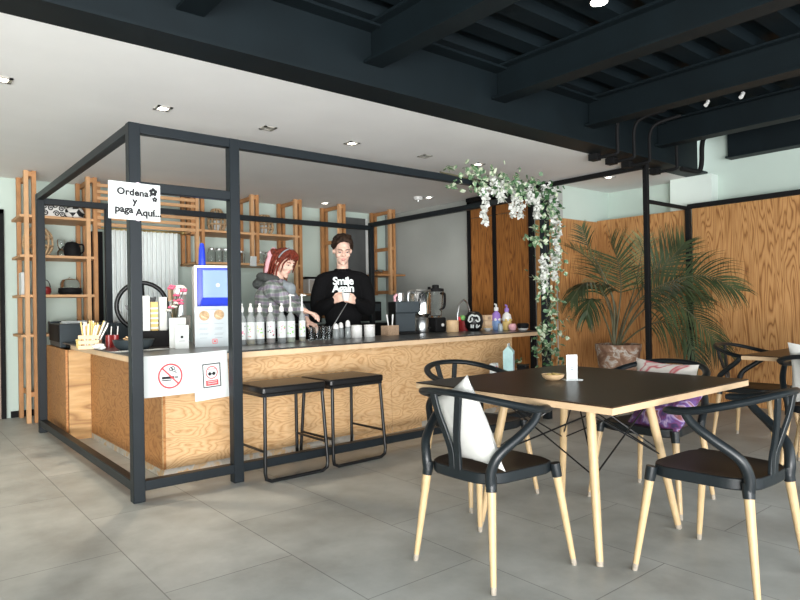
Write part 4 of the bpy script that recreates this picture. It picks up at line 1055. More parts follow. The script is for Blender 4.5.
# ---- left wing of the counter
p = Vector((1.79, 4.80, CZ))
def card_stand(label, px0, px1, ytop, Y, logo, nm='card_stand'):
    a, b = at(px0, 345, Y=Y), at(px1, 345, Y=Y+.0); top = at(px0, ytop, Y=Y).z-CZ
    w = (b-a).length; t = thing(nm, label, 'card', ((a.x+b.x)/2, Y, CZ), R(-18), 'white cards on the counter')
    MB().box((-w/2, -.008, 0), (w/2, .008, top)).build('card_block', 'paper', t, smooth=False, bevel=.001)
    if logo:
        mb = MB(); mt = Matrix.Translation((0, -.0085, top*.5)) @ Matrix.Rotation(PI/2, 4, 'X'); disc(mb, mt, 0, 0, .011); mb.build('round_logo', 'ink', t, smooth=False, fix=False)
        mb = MB(); stroke(mb, mt, [(-.022, -.03), (.022, -.03)], .004); stroke(mb, mt, [(-.02, .028), (.02, .028)], .003); mb.build('small_print', 'greyink', t, smooth=False, fix=False)
card_stand('taller blank white card stand left of the poster', 170, 185.5, 318, 4.86, False)
card_stand('shorter white card with a small black dot logo left of the poster', 175.5, 188.5, 325.5, 4.76, True)
# poster with two round photographs
a, b = at(195, 348, Y=4.80), at(228.5, 348, Y=4.71); hh = at(195, 306.5, Y=4.80).z-CZ
def windows(mb, mt, w, h):
    disc(mb, mt, w*.29, h*.77, w*.155, 24); disc(mb, mt, w*.73, h*.79, w*.155, 24)
def food(mb, mt, w, h):
    mt = mt @ Matrix.Translation((0, 0, .0005))
    for cx, cy in ((.29, .75), (.72, .765)): mb.add([(w*(cx-.11), h*cy-.004, 0), (w*(cx+.1), h*(cy-.06), 0), (w*(cx-.08), h*(cy+.04), 0)], [(0, 1, 2)], mt)
def lines(mb, mt, w, h):
    for cx in (.27, .72):
        for k, cy in enumerate((.57, .46, .43, .33, .30, .22)): rect(mb, mt, w*(cx-.14+.02*(k % 2)), h*cy, w*(cx+.14-.02*(k % 3)), h*(cy+.008))
    rect(mb, mt, w*.3, h*.92, w*.72, h*.93)
def redsq(mb, mt, w, h):
    x0, y0, s = w*.53, h*.085, w*.13; stroke(mb, mt, [(x0, y0), (x0+s, y0), (x0+s, y0+s), (x0, y0+s), (x0, y0)], .004); rect(mb, mt, x0+s*.3, y0+s*.3, x0+s*.7, y0+s*.7)
flat_sign('food_poster', 'pale standing poster with two round food photos below the blue machine', 'poster', (a.x, 4.80, CZ+hh), (b.x, 4.71, CZ+hh), (a.x, 4.80, CZ+.001), 0,
          [('round_photos', 'wicker', windows), ('food', 'edge', food), ('print_lines', 'greyink', lines), ('red_square_mark', 'red', redsq)], .006, None, 'poster')
# blue and white drinks machine
xa, xb = at(193.5, 300, Y=4.98).x, at(232, 300, Y=4.98).x; w = xb-xa
t = thing('drinks_machine', 'white and blue drinks machine with a blue spike on top, behind the poster', 'machine', ((xa+xb)/2+.02, 4.98, CZ), R(-17))
H2 = at(200, 265, Y=4.98).z-CZ
MB().box((-w/2, .0, 0), (-w/2+.022, .26, H2)).build('side_frame', 'white', t, smooth=False, bevel=.006); MB().box((w/2-.022, 0, 0), (w/2, .26, H2)).build('side_frame', 'white', t, smooth=False, bevel=.006)
MB().box((-w/2+.0225, 0, H2-.02), (w/2-.0225, .26, H2)).build('top_frame', 'white', t, smooth=False, bevel=.004); MB().box((-w/2+.0225, .02, .0), (w/2-.0225, .25, .29)).build('base', 'white', t, smooth=False, bevel=.004)
MB().box((-w/2+.0225, .012, .291), (w/2-.0225, .24, H2-.0205)).build('blue_body', 'blue', t, smooth=False, bevel=.004)
z0, z1 = .39, H2-.04
MB().box((-w/2+.065, -.012, z0), (w/2-.0225, .0115, z1)).build('screen', 'paleblue', t, smooth=False, bevel=.004)
MB().lathe([(.016, 0), (.016, .003)], 18, mtx=Matrix.Translation((.02, -.0125, (z0+z1)/2-.01)) @ Matrix.Rotation(PI/2, 4, 'X')).build('round_emblem', 'paper', t)
MB().add([(-w/2+.04, -.05, .315), (w/2-.0225, -.05, .315), (w/2-.0225, -.013, .389), (-w/2+.06, -.013, .389), (-w/2+.04, .011, .315), (w/2-.0225, .011, .315), (w/2-.0225, .011, .389), (-w/2+.06, .011, .389)],
         [(0,1,2,3), (4,7,6,5), (0,4,5,1), (1,5,6,2), (2,6,7,3), (3,7,4,0)]).build('lower_lip', 'blue', t, smooth=False)
MB().lathe([(.03, H2), (.03, H2+.01), (.024, H2+.15), (.016, H2+.19), (.0, H2+.198)], 20, c=(-w/2+.075, .13, 0)).build('blue_spike', 'blue', t)
t2 = thing('steel_canister', 'tall steel canister with a rounded pale lid left of the blue machine', 'canister', (xa-.045, 5.15, CZ))
MB().lathe([(.045, 0), (.047, .01), (.047, .4), (.04, .42)], 22).build('canister_body', 'metal', t2); MB().lathe([(.05, .4205), (.055, .44), (.05, .475), (.03, .495), (0, .5)], 22).build('rounded_lid', 'ceramic', t2)
# pink flowers in a vase, brown card
p = put(174, 340, 5.12, CZ); t = thing('flower_vase', 'vase of pink and white flowers left of the blue machine', 'flowers', p)
MB().lathe([(.03, 0), (.035, .08), (.02, .15), (.024, .17)], 18).build('vase_body', 'cardboard', t)
st = MB(); rnd = random.Random(4); pk = MB(); wt = MB()
for i in range(16):
    a = rnd.uniform(0, 2*PI); q = rnd.uniform(.01, .085); z = rnd.uniform(.28, .50); e = Vector((q*math.cos(a)+.01, q*math.sin(a), z)); st.tube([(0, 0, .16), e*.6+Vector((0, 0, .1)), e], .0035, 5)
    tgt = pk if i % 3 else wt
    for k in range(5): tgt.ball(tuple(e+Vector((.016*math.cos(k*1.257), .016*math.sin(k*1.257), .004*(k % 2)))), (.014, .014, .010), 8, 5)
st.build('stems', 'vine', t); pk.build('pink_petals', 'pinkpetal', t); wt.build('white_petals', 'petal', t)
o = MB().box((-.04, -.004, 0), (.04, .004, .11)).build('brown_card', 'cardboard', smooth=False); pp = put(172.5, 285, 5.3); o.location = (pp.x, 5.3, CZ+.37)
st = MB().box((-.008, -.004, -.37), (.008, .004, -.0005)).build('card_stick', 'tan', o, smooth=False); tag(o, 'small brown card on a stick behind the pink flowers', 'card')
# pos terminal wedge
p = put(181, 340, 5.0, CZ); t = thing('payment_terminal', 'dark grey sloping screen terminal behind the white cards', 'terminal', (p.x, 5.02, CZ), R(-25))
MB().box((-.05, -.04, 0), (.05, .06, .02)).build('foot', 'graph', t, smooth=False, bevel=.004); MB().box((-.02, .0, .0205), (.02, .03, .14)).build('stem', 'graph', t, smooth=False)
MB().add([(-.08, -.03, .141), (.08, -.03, .141), (.08, .055, .25), (-.0, .055, .25), (-.08, -.015, .135), (.08, -.015, .135), (.08, .07, .24), (0, .07, .24)], [(0,1,2,3), (4,7,6,5), (0,4,5,1), (1,5,6,2), (2,6,7,3), (3,7,4,0)]).build('screen', 'graph', t, smooth=False)
# sugar stand with white packets
p = put(155, 345, 5.25, CZ); t = thing('packet_crate', 'black crate of white paper packets behind the frame post', 'crate', (p.x, 5.25, CZ), R(-10))
cr = MB(); cr.box((-.13, -.08, 0), (.13, .08, .012)); cr.box((-.13, -.08, .012), (-.12, .08, .13)); cr.box((.12, -.08, .012), (.13, .08, .13)); cr.box((-.12, -.08, .012), (.12, -.07, .13)); cr.box((-.12, .07, .012), (.12, .08, .13)); cr.build('crate_body', 'blackmat', t, smooth=False)
for x, y, h, m, lab in ((-.07, 0, .40, 'paper', 'left tall white paper packet in the black crate'), (.075, .02, .39, 'paper', 'right tall white paper packet in the black crate'), (.005, .03, .35, 'yellow', 'golden striped packet between the white ones in the crate')):
    o = MB().box((-.03, -.02, 0), (.03, .02, h)).build('paper_packet', m, smooth=False, bevel=.004); o.location = (p.x+x, 5.25+y, CZ+.0125); o.rotation_euler = (0, 0, R(-10)); tag(o, lab, 'packet', 'packets in the black crate')
    if m == 'yellow':
        for k in range(5): MB().box((-.031, -.0212, .13+.04*k), (.031, -.0202, .145+.04*k)).build('stripe', 'paper', o, smooth=False)
# condiment tray
p = put(133, 350, 4.95, CZ); t = thing('round_tray', 'dark round bowl of wooden stirrers partly behind the frame post', 'bowl', (p.x+.02, 5.0, CZ))
MB().lathe([(.1, 0), (.135, .03), (.15, .075), (.143, .075), (.128, .032), (0, .012)], 30, cap=False).build('bowl_body', 'graph', t); MB().lathe([(0, 0), (.0995, 0), (.0995, .006)], 30).build('bowl_base', 'graph', t)
for i in range(6):
    a = i*1.05; o = MB().box((-.007, -.045, -.003), (.007, .045, .003)).build('wooden_stirrer', 'tan', smooth=False); o.location = (p.x+.02+.05*math.cos(a), 5.0+.05*math.sin(a), CZ+.05+.008*i); o.rotation_euler = (.5*math.sin(i), .3, a)
    tag(o, 'wooden stirrer in the dark bowl behind the frame post', 'stirrer', 'wooden stirrers in the dark bowl')
p = put(92, 349, 5.35, CZ); t = thing('straw_crate', 'small slatted wooden crate full of paper straws on the counter', 'crate', (p.x, 5.4, CZ), R(-25))
mb = MB()
for z in (.0, .04, .08): mb.box((-.075, -.055, z), (.075, -.047, z+.028)); mb.box((-.075, .047, z), (.075, .055, z+.028)); mb.box((-.075, -.0465, z), (-.067, .0465, z+.028)); mb.box((.067, -.0465, z), (.075, .0465, z+.028))
for sx in (-1, 1):
    for sy in (-1, 1): mb.cbox((sx*.062, sy*.042, .054), (.009, .009, .108))
mb.box((-.066, -.046, 0), (.066, .046, .006)); mb.build('crate_slats', 'edge', t, smooth=False)
rnd = random.Random(2)
stm = [MB(), MB()]
for i in range(42):
    x, y = rnd.uniform(-.05, .05), rnd.uniform(-.035, .035); stm[i % 2].tube([(x*.8, y*.8, .01), (x*1.9+.03, y*1.5, .19+rnd.uniform(-.02, .03))], .006, 6)
for k, m in ((0, 'yellow'), (1, 'ceramic')):
    o = stm[k].build('paper_straws', m); o.location = (p.x, 5.4, CZ+.003); o.rotation_euler = (0, 0, R(-25)); tag(o, ('yellowish', 'white')[k]+' paper straws fanning out of the small wooden crate', 'straws'); o['kind'] = 'stuff'
p = put(81, 348, 5.6, CZ); t = thing('yellow_cup', 'small pale yellow cup with a brush left of the straw crate', 'cup', (p.x, 5.62, CZ))
MB().lathe([(.03, 0), (.034, .07), (.03, .07), (.026, .006), (0, .005)], 18, cap=False).build('cup_body', 'yellow', t); MB().tube([(0, 0, .006), (.02, 0, .11)], .006, 6).build('brush_handle', 'tan', t); MB().ball((.023, 0, .12), (.014, .014, .02)).build('brush_head', 'paper', t)
for px, lab in ((109, 'left dark red cup of pens on the counter'), (115.5, 'right dark red cup of pens on the counter')):
    p = put(px, 346, 5.45, CZ); t = thing('pen_cup', lab, 'cup', (p.x, 5.45, CZ), 0, 'red pen cups')
    MB().lathe([(.026, 0), (.027, .1), (.024, .1), (.022, .006), (0, .005)], 18, cap=False).build('cup_body', 'redcup', t)
    for k, (dx, dy) in enumerate(((-.012, .003), (.01, -.006), (.004, .012))):
        o = MB().tube([(0, 0, 0), (dx*1.2, dy, .15+.012*k)], .004, 6).build('pen', ('blackmat', 'white', 'blackmat')[k]); o.location = (p.x+dx*.7, 5.45+dy*.7, CZ+.008); tag(o, ('black pen leaning left', 'white pen', 'black pen standing at the back')[k]+' in the '+lab.split(' dark')[0]+' red cup', 'pen', 'pens in the red cups')
p = put(99, 350, 5.15, CZ); mb = MB()
for i in range(6): mb.ball((.02*math.cos(i*1.1), .02*math.sin(i*1.7), .015+.004*i), (.035, .025, .014), 12, 8)
o = link('crumpled_napkin', remesh(mb, .006, 3), 'paper'); o.location = (p.x, 5.16, CZ); tag(o, 'crumpled white napkin in front of the straw crate', 'napkin')
for px, py, lab in ((122, 352.5, 'left printed paper lying on the dark counter near the frame post'), (152, 350.5, 'printed paper lying on the counter right of the frame post')):
    p = at(px, py, Z=CZ); o = MB().box((-.09, -.06, 0), (.09, .06, .0015)).build('loose_paper', 'poster', smooth=False); o.location = (p.x+.05, p.y+.1, CZ+.0005); o.rotation_euler = (0, 0, .4); tag(o, lab, 'paper', 'loose papers on the counter')
# ring ornament with leaf
p = put(142, 306, 6.3); t = thing('ring_ornament', 'large black ring ornament with a leafy stem on the counter end', 'ornament', (p.x, 6.3, CZ), math.atan2(6.3, p.x)-PI/2)
RR = .225; zc = p.z-CZ
MB().tube([(RR*math.cos(a), 0, zc+RR*math.sin(a)) for a in [2*PI*k/48 for k in range(48)]], .021, 10, closed=True).build('ring', 'black', t)
MB().tube([(0, 0, .012), (.01, 0, zc-.1), (-.005, 0, zc+RR*.9)], .025, 10).build('stem', 'black', t); MB().lathe([(.12, 0), (.12, .012), (.02, .02)], 26).build('base', 'black', t)
def leaf(a, b, w):
    a, b = Vector(a), Vector(b); d = b-a; s = Vector((-d.z, 0, d.x)).normalized(); mb = MB(); n = 8; v = []
    for i in range(n+1):
        u = i/n; c = a+d*u; q = w*math.sin(PI*min(1, u*1.02))**.8
        v += [tuple(c+s*q), tuple(c-s*q)]
    mb.add([(x, -.008, z) for x, y, z in v]+[(x, .008, z) for x, y, z in v], [(2*i, 2*i+1, 2*i+3, 2*i+2) for i in range(n)]+[(2*n+2+2*i, 2*n+4+2*i, 2*n+5+2*i, 2*n+3+2*i) for i in range(n)]+[(2*i, 2*i+2, 2*n+4+2*i, 2*n+2+2*i) for i in range(n)]+[(2*i+1, 2*n+3+2*i, 2*n+5+2*i, 2*i+3) for i in range(n)])
    mb.build('leaf', 'black', t, smooth=False)
leaf((-.01, 0, zc-.1), (-.15, 0, zc+.01), .035); leaf((.01, 0, zc-.03), (.13, 0, zc+.09), .04); leaf((0, 0, zc+.02), (-.09, 0, zc+.15), .035)

# ------------------------------------------------------------------ low table beside the counter front with cartons
t = thing('low_side_table', 'low dark side table against the counter front behind the chair', 'table', (4.85, 4.28, 0))
MB().box((-.5, -.17, .40), (.42, .15, .425)).build('tabletop', 'tabletop', t, smooth=False, bevel=.003)
for sx in (-.47, .39):
    for sy in (-.14, .12): MB().cbox((sx, sy, .1995), (.03, .03, .399)).build('leg', 'blackmat', t)
def place(px, Y): q = at(px, 370, Y=Y); return (q.x, Y, .425)
t = thing('milk_carton', 'tall pale teal drink carton standing at the counter front', 'carton', place(509, 4.28), R(30))
MB().box((-.05, -.05, 0), (.05, .05, .26)).build('carton_body', 'teal', t, smooth=False, bevel=.002)
MB().add([(-.05,-.05,.2605),(.05,-.05,.2605),(.05,.05,.2605),(-.05,.05,.2605),(-.05,0,.315),(.05,0,.315)], [(0,3,2,1),(0,1,5,4),(2,3,4,5),(0,4,3),(1,2,5)]).build('gable_top', 'teal', t, smooth=False)
MB().box((-.05, -.004, .315), (.05, .004, .34)).build('fin', 'paper', t, smooth=False); MB().box((-.04, -.0515, .02), (.04, -.0502, .23)).build('carton_print', 'poster', t, smooth=False)
t = thing('snack_box', 'white and red snack packet left of the teal carton', 'packet', place(494, 4.24), R(25))
MB().box((-.055, -.03, 0), (.055, .03, .16)).build('packet_body', 'paper', t, smooth=False, bevel=.006); mb = MB()
for x, z in ((-.03, .05), (.02, .09), (-.01, .12), (.03, .04)): mb.ball((x, -.031, z), (.016, .003, .014), 10, 6)
mb.build('red_print', 'red', t)
t = thing('black_tin', 'square black tin right of the teal carton', 'tin', place(523, 4.26), R(20))
MB().box((-.05, -.05, 0), (.05, .05, .095)).build('tin_body', 'blackmat', t, smooth=False, bevel=.004); MB().box((-.052, -.052, .0955), (.052, .052, .115)).build('tin_lid', 'black', t, smooth=False, bevel=.004)
for px, lab in ((505, 'crumpled white wrapper at the foot of the teal carton'), (532, 'crumpled white wrapper right of the black tin')):
    mb = MB()
    for i in range(5): mb.ball((.03*math.cos(i*1.4), .02*math.sin(i*2.1), .02+.004*i), (.03, .025, .018), 10, 6)
    o = link('paper_wrapper', remesh(mb, .007, 2), 'paper'); o.location = place(px, 4.18) if px < 520 else (at(529, 370, Y=4.2).x, 4.2, .425); tag(o, lab, 'wrapper', 'white wrappers on the low table')
t = thing('herb_pot', 'tiny potted green plant on the low table under the counter end', 'plant', (5.2, 4.36, .425))
MB().lathe([(.025, 0), (.034, .06), (.03, .06), (.0, .05)], 16, cap=False).build('pot', 'ceramic', t); mb = MB(); rnd = random.Random(9)
def leafquad(mb, p, d, L, w, nrm=None, fold=.15):
    d = d.normalized(); s = d.cross(nrm if nrm else Vector((rnd_.uniform(-1, 1), rnd_.uniform(-1, 1), rnd_.uniform(.2, 1)))).normalized(); n = s.cross(d)
    vs = [p, p+d*L*.3+s*w*.45+n*L*fold*.4, p+d*L*.62+s*w*.4+n*L*fold*.4, p+d*L, p+d*L*.62-s*w*.4+n*L*fold*.4, p+d*L*.3-s*w*.45+n*L*fold*.4, p+d*L*.35, p+d*L*.65]
    mb.add([tuple(v) for v in vs], [(0,6,1),(1,6,7,2),(2,7,3),(3,7,4),(4,7,6,5),(5,6,0)])
rnd_ = random.Random(3)
for i in range(16): leafquad(mb, Vector((rnd_.uniform(-.05, .03), rnd_.uniform(-.03, .03), .06+rnd_.uniform(0, .09))), Vector((rnd_.uniform(-1, 1), rnd_.uniform(-1, 1), rnd_.uniform(0, 1))), .05, .035)
mb.build('leaves', 'ivy', t, fix=False)

# ------------------------------------------------------------------ flower garland on the frame corner
t = thing('flower_garland', 'artificial ivy garland with white wisteria wound over the frame rail and post', 'garland', (0, 0, 0))
def gp(px, py, dy=0): return at(px, py, Y=FY0-.03+dy)
rnd_ = random.Random(11)
path = spline([gp(440, 172), gp(458, 176), gp(474, 180), gp(490, 184), gp(507, 186), gp(525, 189), gp(543, 193), gp(548, 210), gp(545, 235), gp(549, 262), gp(545, 290), gp(549, 318), gp(544, 340), gp(548, 360)], 8)
MB().tube(path, .007, 6).build('vine_stem', 'vine', t)
mb = MB(); dk = MB()
for i, p in enumerate(path):
    fy = i/len(path)
    k = 0 if fy < .1 else 5 if fy < .2 else 8 if fy < .5 else 7
    sp = .05 if fy < .12 else .085
    for _ in range(k):
        q = p+Vector((rnd_.gauss(0, sp), rnd_.gauss(0, .05)-.03, rnd_.gauss(0, sp*.75)))
        d = Vector((rnd_.uniform(-1, 1), rnd_.uniform(-1, .4), rnd_.uniform(-1.1, .6)))
        dense = .38 < fy < .52
        leafquad(dk if (dense and rnd_.random() < .55) or rnd_.random() < .12 else mb, q, d, rnd_.uniform(.045, .075), rnd_.uniform(.035, .055))
for px, py in ((447, 168), (449, 187), (470, 166), (474, 172), (497, 178), (530, 228), (527, 236), (535, 240), (533, 278), (536, 345), (540, 330)):
    for _ in range(5): leafquad(mb, gp(px+rnd_.uniform(-3, 3), py+rnd_.uniform(-3, 3)), Vector((rnd_.uniform(-1, 1), -.5, rnd_.uniform(-1, .3))), .085, .06)
o = mb.build('variegated_leaves', 'ivy', t, fix=False); o['kind'] = 'stuff'
o = dk.build('dark_leaves', 'ivy_dark', t, fix=False); o['kind'] = 'stuff'
for x, y0, y1, w in ((484, 188, 225, 9), (494, 177, 192, 10), (501, 182, 203, 11), (514, 183, 200, 10), (519, 192, 217, 14), (529, 184, 204, 9), (536, 194, 219, 11), (545, 184, 200, 10), (553, 188, 224, 9), (556, 222, 264, 9), (544, 256, 292, 9), (554, 256, 280, 9), (513, 204, 218, 10)):
    mb = MB(); n = int((y1-y0)*1.7)
    for i in range(n):
        f = i/n; ww = w*(1-.55*f); c = gp(x+rnd_.uniform(-ww, ww)*.5, y0+(y1-y0)*f, rnd_.uniform(-.06, .0))
        for k in range(3): leafquad(mb, c, Vector((rnd_.uniform(-1, 1), rnd_.uniform(-1, .2), rnd_.uniform(-.8, .8))), rnd_.uniform(.028, .042), rnd_.uniform(.028, .04), fold=.3)
    mb.build('flower_cluster', 'petal', t, fix=False)

# ------------------------------------------------------------------ potted palm
pp = at(618, 346, D=7.05)
PX, PYY = pp.x, pp.y
t = thing('potted_palm', 'large fan-leaved palm in a weathered terracotta pot in the wooden alcove', 'plant', (PX, PYY, 0))
hp = .70
MB().lathe([(.15, 0), (.16, .02), (.235, hp-.08), (.245, hp-.075), (.25, hp), (.225, hp), (.215, hp-.06), (0, hp-.07)], 30, cap=False).build('pot', 'terracotta', t)
MB().lathe([(0, 0), (.1495, 0), (.1495, .006)], 30).build('pot_base', 'terracotta', t)
MB().lathe([(.212, hp-.065), (.1, hp-.045), (0, hp-.04)], 24).build('soil', 'soil', t)
rp = random.Random(5)
base = Vector((PX, PYY, 0))
def frond(ctrl, L=.3, hang=.35, start=.3, m='frond', n=26, rise=.35, seed=0, wid=.016, roll=0):
    L *= 1.22; n = int(n*1.15); wid *= 1.1
    """ctrl: (px, py, depth) along the stalk; leaflets from `start` to the tip"""
    rp = random.Random(seed)
    pts = spline([at(x, y, D=d)-base for x, y, d in ctrl], 10); m_ = len(pts)
    mb = MB()
    for i in range(n):
        f = start+(1-start)*(i/(n-1))**.9; x = f*(m_-1); k = min(int(x), m_-2); p = pts[k].lerp(pts[k+1], x-k)
        d = (pts[k+1]-pts[k]).normalized(); s = d.cross(Vector((0, 0, 1)))
        if s.length < .3: s = d.cross(CF)
        s.normalize(); s = Matrix.Rotation(R(roll), 3, d) @ s; up = s.cross(d).normalized()
        ll = L*(.55+.45*math.sin(PI*min(1, .15+f*.8)))*(1.0 if f < .85 else 1-.35*(f-.85)/.15)
        for sd in (-1, 1):
            dir_ = (d*(.55+.6*max(0, (f-.6)/.4))+s*sd*.85+up*rise+Vector((rp.gauss(0, .07), rp.gauss(0, .07), rp.gauss(0, .07)))).normalized()
            q = p; prev = None; segs = 4; w0 = wid*rp.uniform(.8, 1.15)
            for j in range(segs+1):
                u = j/segs; ww = w0*(.5+1.2*u if u < .3 else max(.05, (1-u)/.7*.86))
                side = dir_.cross(up).normalized()
                a, b = q+side*ww*.5, q-side*ww*.5
                mb.v += [tuple(a), tuple(b)]
                if j: z = len(mb.v); mb.f.append((z-4, z-3, z-1, z-2))
                dir_ = (dir_+Vector((0, 0, -hang*(.35+u)*.55))).normalized(); q = q+dir_*ll/segs
    fo = mb.build('frond', m, t, fix=False)
    MB().tube(pts, [.0115*(1-.75*i/(m_-1)) for i in range(m_)], 7).build('stalk', 'stalk', fo)
B = (614, 347, 7.05)
frond([B, (611, 315, 7.0), (601, 290, 6.95), (585, 283, 6.85), (571, 300, 6.75)], .38, 1.0, .42, 'frond', 30, .1, 1, .022)
frond([B, (616, 310, 7.1), (606, 285, 7.15), (592, 262, 7.15), (572, 247, 7.1)], .33, .25, .55, 'frond_pale', 20, .25, 2)
frond([B, (619, 310, 7.05), (621, 285, 7.1), (618, 262, 7.15), (611, 243, 7.2)], .50, .15, .42, 'frond', 26, .45, 3, .02)
frond([(618, 347, 7.05), (628, 315, 7.0), (645, 295, 6.9), (672, 281, 6.75), (705, 276, 6.6), (738, 290, 6.5)], .46, .6, .35, 'frond', 34, .3, 4, .020, 48)
frond([(618, 347, 7.05), (632, 322, 6.95), (652, 305, 6.85), (678, 305, 6.7), (702, 325, 6.6), (722, 350, 6.5)], .46, .8, .33, 'frond', 30, .2, 5, .021, 40)
frond([(618, 347, 7.05), (636, 312, 7.1), (655, 292, 7.15), (680, 286, 7.1), (708, 300, 7.05)], .36, .6, .4, 'frond', 28, .2, 6, .02, 45)
frond([(617, 347, 7.05), (632, 305, 7.1), (648, 280, 7.15), (668, 262, 7.15), (684, 243, 7.1)], .42, .12, .55, 'frond', 24, .3, 7, .02, 55)
frond([B, (606, 322, 6.95), (596, 302, 6.85), (590, 300, 6.75), (586, 318, 6.7)], .34, 1.1, .5, 'frond', 22, .0, 8, .022)
frond([B, (612, 312, 7.2), (604, 292, 7.25), (594, 283, 7.3), (578, 286, 7.3)], .28, .5, .5, 'frond_pale', 18, .2, 9)
frond([B, (613, 300, 7.0), (600, 268, 7.05), (590, 252, 7.05), (582, 228, 7.05)], .24, .2, .78, 'frond', 11, .3, 10)
frond([(619, 347, 7.05), (640, 330, 6.85), (662, 322, 6.7), (684, 335, 6.6), (698, 362, 6.5)], .38, .9, .35, 'frond', 22, .1, 11, .020, 40)
frond([(616, 347, 7.05), (624, 318, 7.1), (634, 290, 7.2), (640, 262, 7.25), (644, 240, 7.25)], .36, .2, .5, 'frond_pale', 18, .4, 12)

# ------------------------------------------------------------------ people
def head_shape(mb, mt, s=1.0, female=False):
    S = mt @ Matrix.Scale(s, 4)
    E = lambda c, r, e=None: mb.ball((0, 0, 0), r, 18, 12, S @ Matrix.Translation(c) @ (Matrix.Rotation(e, 4, 'X') if e else Matrix()))
    E((0, -.012, .035), (.074, .094, .085)); E((0, .02, -.02), (.064, .07, .075)); E((0, .035, -.065), (.047 if female else .052, .05, .047))
    E((0, .072, -.097), (.02, .016, .016)); E((0, .082, .038), (.05, .014, .014))
    E((0, .094, .012), (.010, .012, .025), -.25); E((0, .103, -.014), (.0125, .014, .012)); E((-.011, .093, -.018), (.009, .01, .008)); E((.011, .093, -.018), (.009, .01, .008))
    E((0, .082, -.052), (.022, .013, .014))
    for sx in (-1, 1): E((sx*.037, .064, -.022), (.024, .02, .022)); E((sx*.075, -.008, -.003), (.011, .019, .03)); E((sx*.031, .078, .016), (.015, .008, .009))
def face_parts(root, mt, s, brow, lidcol='hair_brown'):
    S = mt @ Matrix.Scale(s, 4)
    for sx in (-1, 1):
        MB().ball((0, 0, 0), (.0125, .0055, .0048), 12, 8, S @ Matrix.Translation((sx*.031, .0835, .0115))).build('eye', 'ceramic', root)
        MB().ball((0, 0, 0), (.0055, .003, .0046), 10, 6, S @ Matrix.Translation((sx*.031, .0872, .0095))).build('iris', 'ink', root)
        q = [S @ Vector(v) for v in ((sx*.016, .0885, .0125), (sx*.031, .0908, .0155), (sx*.046, .0845, .012))]; MB().tube(q, .0019*s, 6).build('eyelid_line', 'ink', root)
        q = [S @ Vector(v) for v in ((sx*.014, .094, .032), (sx*.03, .0945, .038), (sx*.05, .083, .033))]; MB().tube(q, [.004*s, .0042*s, .0025*s], 6).build('eyebrow', brow, root)
    mb = MB(); mb.ball((0, 0, 0), (.021, .008, .0045), 14, 8, S @ Matrix.Translation((0, .090, -.047))); mb.ball((0, 0, 0), (.018, .008, .0055), 14, 8, S @ Matrix.Translation((0, .089, -.0565)))
    mb.build('lips', 'lip', root)
def hand(mb, W, d, nrm, lat, s=1.0, curl=1.0, spread=.0):
    d = d.normalized(); nrm = (nrm-d*nrm.dot(d)).normalized(); lat = (lat-d*lat.dot(d)-nrm*lat.dot(nrm)).normalized()
    L = (.074, .084, .078, .06)
    for i in range(4):
        o = lat*(.030-.0195*i)*s; kn = W+d*(.088-.004*abs(i-1.2))*s+o
        mb.capsule([W+o*.55, kn], [.0155*s, .0118*s], 10)
        dd = d+lat*spread*(1.2-i)*.2; dd.normalize(); p = kn; ax = dd.cross(nrm).normalized(); pts = [p]; fr = (.45, .32, .23)
        for j, b in enumerate((30, 48, 34)):
            dd = Matrix.Rotation(R(b)*curl, 3, ax) @ dd; p = p+dd*L[i]*fr[j]*s; pts.append(p)
        mb.capsule(pts, [.0112*s, .0098*s, .0088*s, .0075*s], 8)
    a = W+d*.022*s+lat*.022*s; b = a+(d*.5+lat*.75+nrm*.35).normalized()*.04*s; c = b+(d*.8+lat*.2+nrm*.5).normalized()*.033*s; e = c+(d*.75-lat*.15+nrm*.5).normalized()*.024*s
    mb.capsule([a, b, c, e], [.0155*s, .0128*s, .0105*s, .0085*s], 8)

# ---- man: upright, facing the camera, looking down at a cup in both hands
c = at(343, 300, Y=5.36); fdir = Vector((-c.x, -c.y, 0)).normalized()
root = thing('person', 'man in a black printed sweatshirt standing behind the counter looking down at a cup', 'person', (c.x, c.y, 0), math.atan2(fdir.y, fdir.x)-PI/2+R(3))
hs = 1.17
hm = Matrix.Translation((0.002, .06, 1.738)) @ Matrix.Rotation(R(5), 4, 'Z') @ Matrix.Rotation(R(-22), 4, 'X')
sk = MB(); head_shape(sk, hm, hs)
sk.capsule([(0, -.015, 1.48), (0, .0, 1.56), (0, .03, 1.68)], [.066, .06, .058], 16)
sk.capsule([(0, -.02, 1.42), (0, -.01, 1.2), (0, 0, .98)], [.075, .1, .11], 16)
wr, wl = Vector((.115, .262, 1.225)), Vector((-.115, .262, 1.218))
for sx, wv in ((1, wr), (-1, wl)):
    el = Vector((sx*.255, .02, 1.15)); sk.capsule([(sx*.17, -.01, 1.43), (sx*.21, -.01, 1.40), el, wv], [.05, .05, .042, .027], 12)
    hipx = sx*.09; sk.capsule([(hipx, 0, .95), (hipx*1.1, .01, .52), (hipx*1.15, -.01, .09), (hipx*1.2, .1, .035)], [.085, .06, .045, .035], 12)
hand(sk, wr, Vector((-.55, .55, .25)), Vector((-.75, -.4, .0)), Vector((0, .1, 1)), 1.05, 1.0)
hand(sk, wl, Vector((.5, .6, .2)), Vector((.75, -.4, .0)), Vector((0, .1, 1)), 1.05, 1.0)
link('body', remesh(sk, .0065, 3, .4), 'skin', root)
face_parts(root, hm, hs, 'hair_brown')
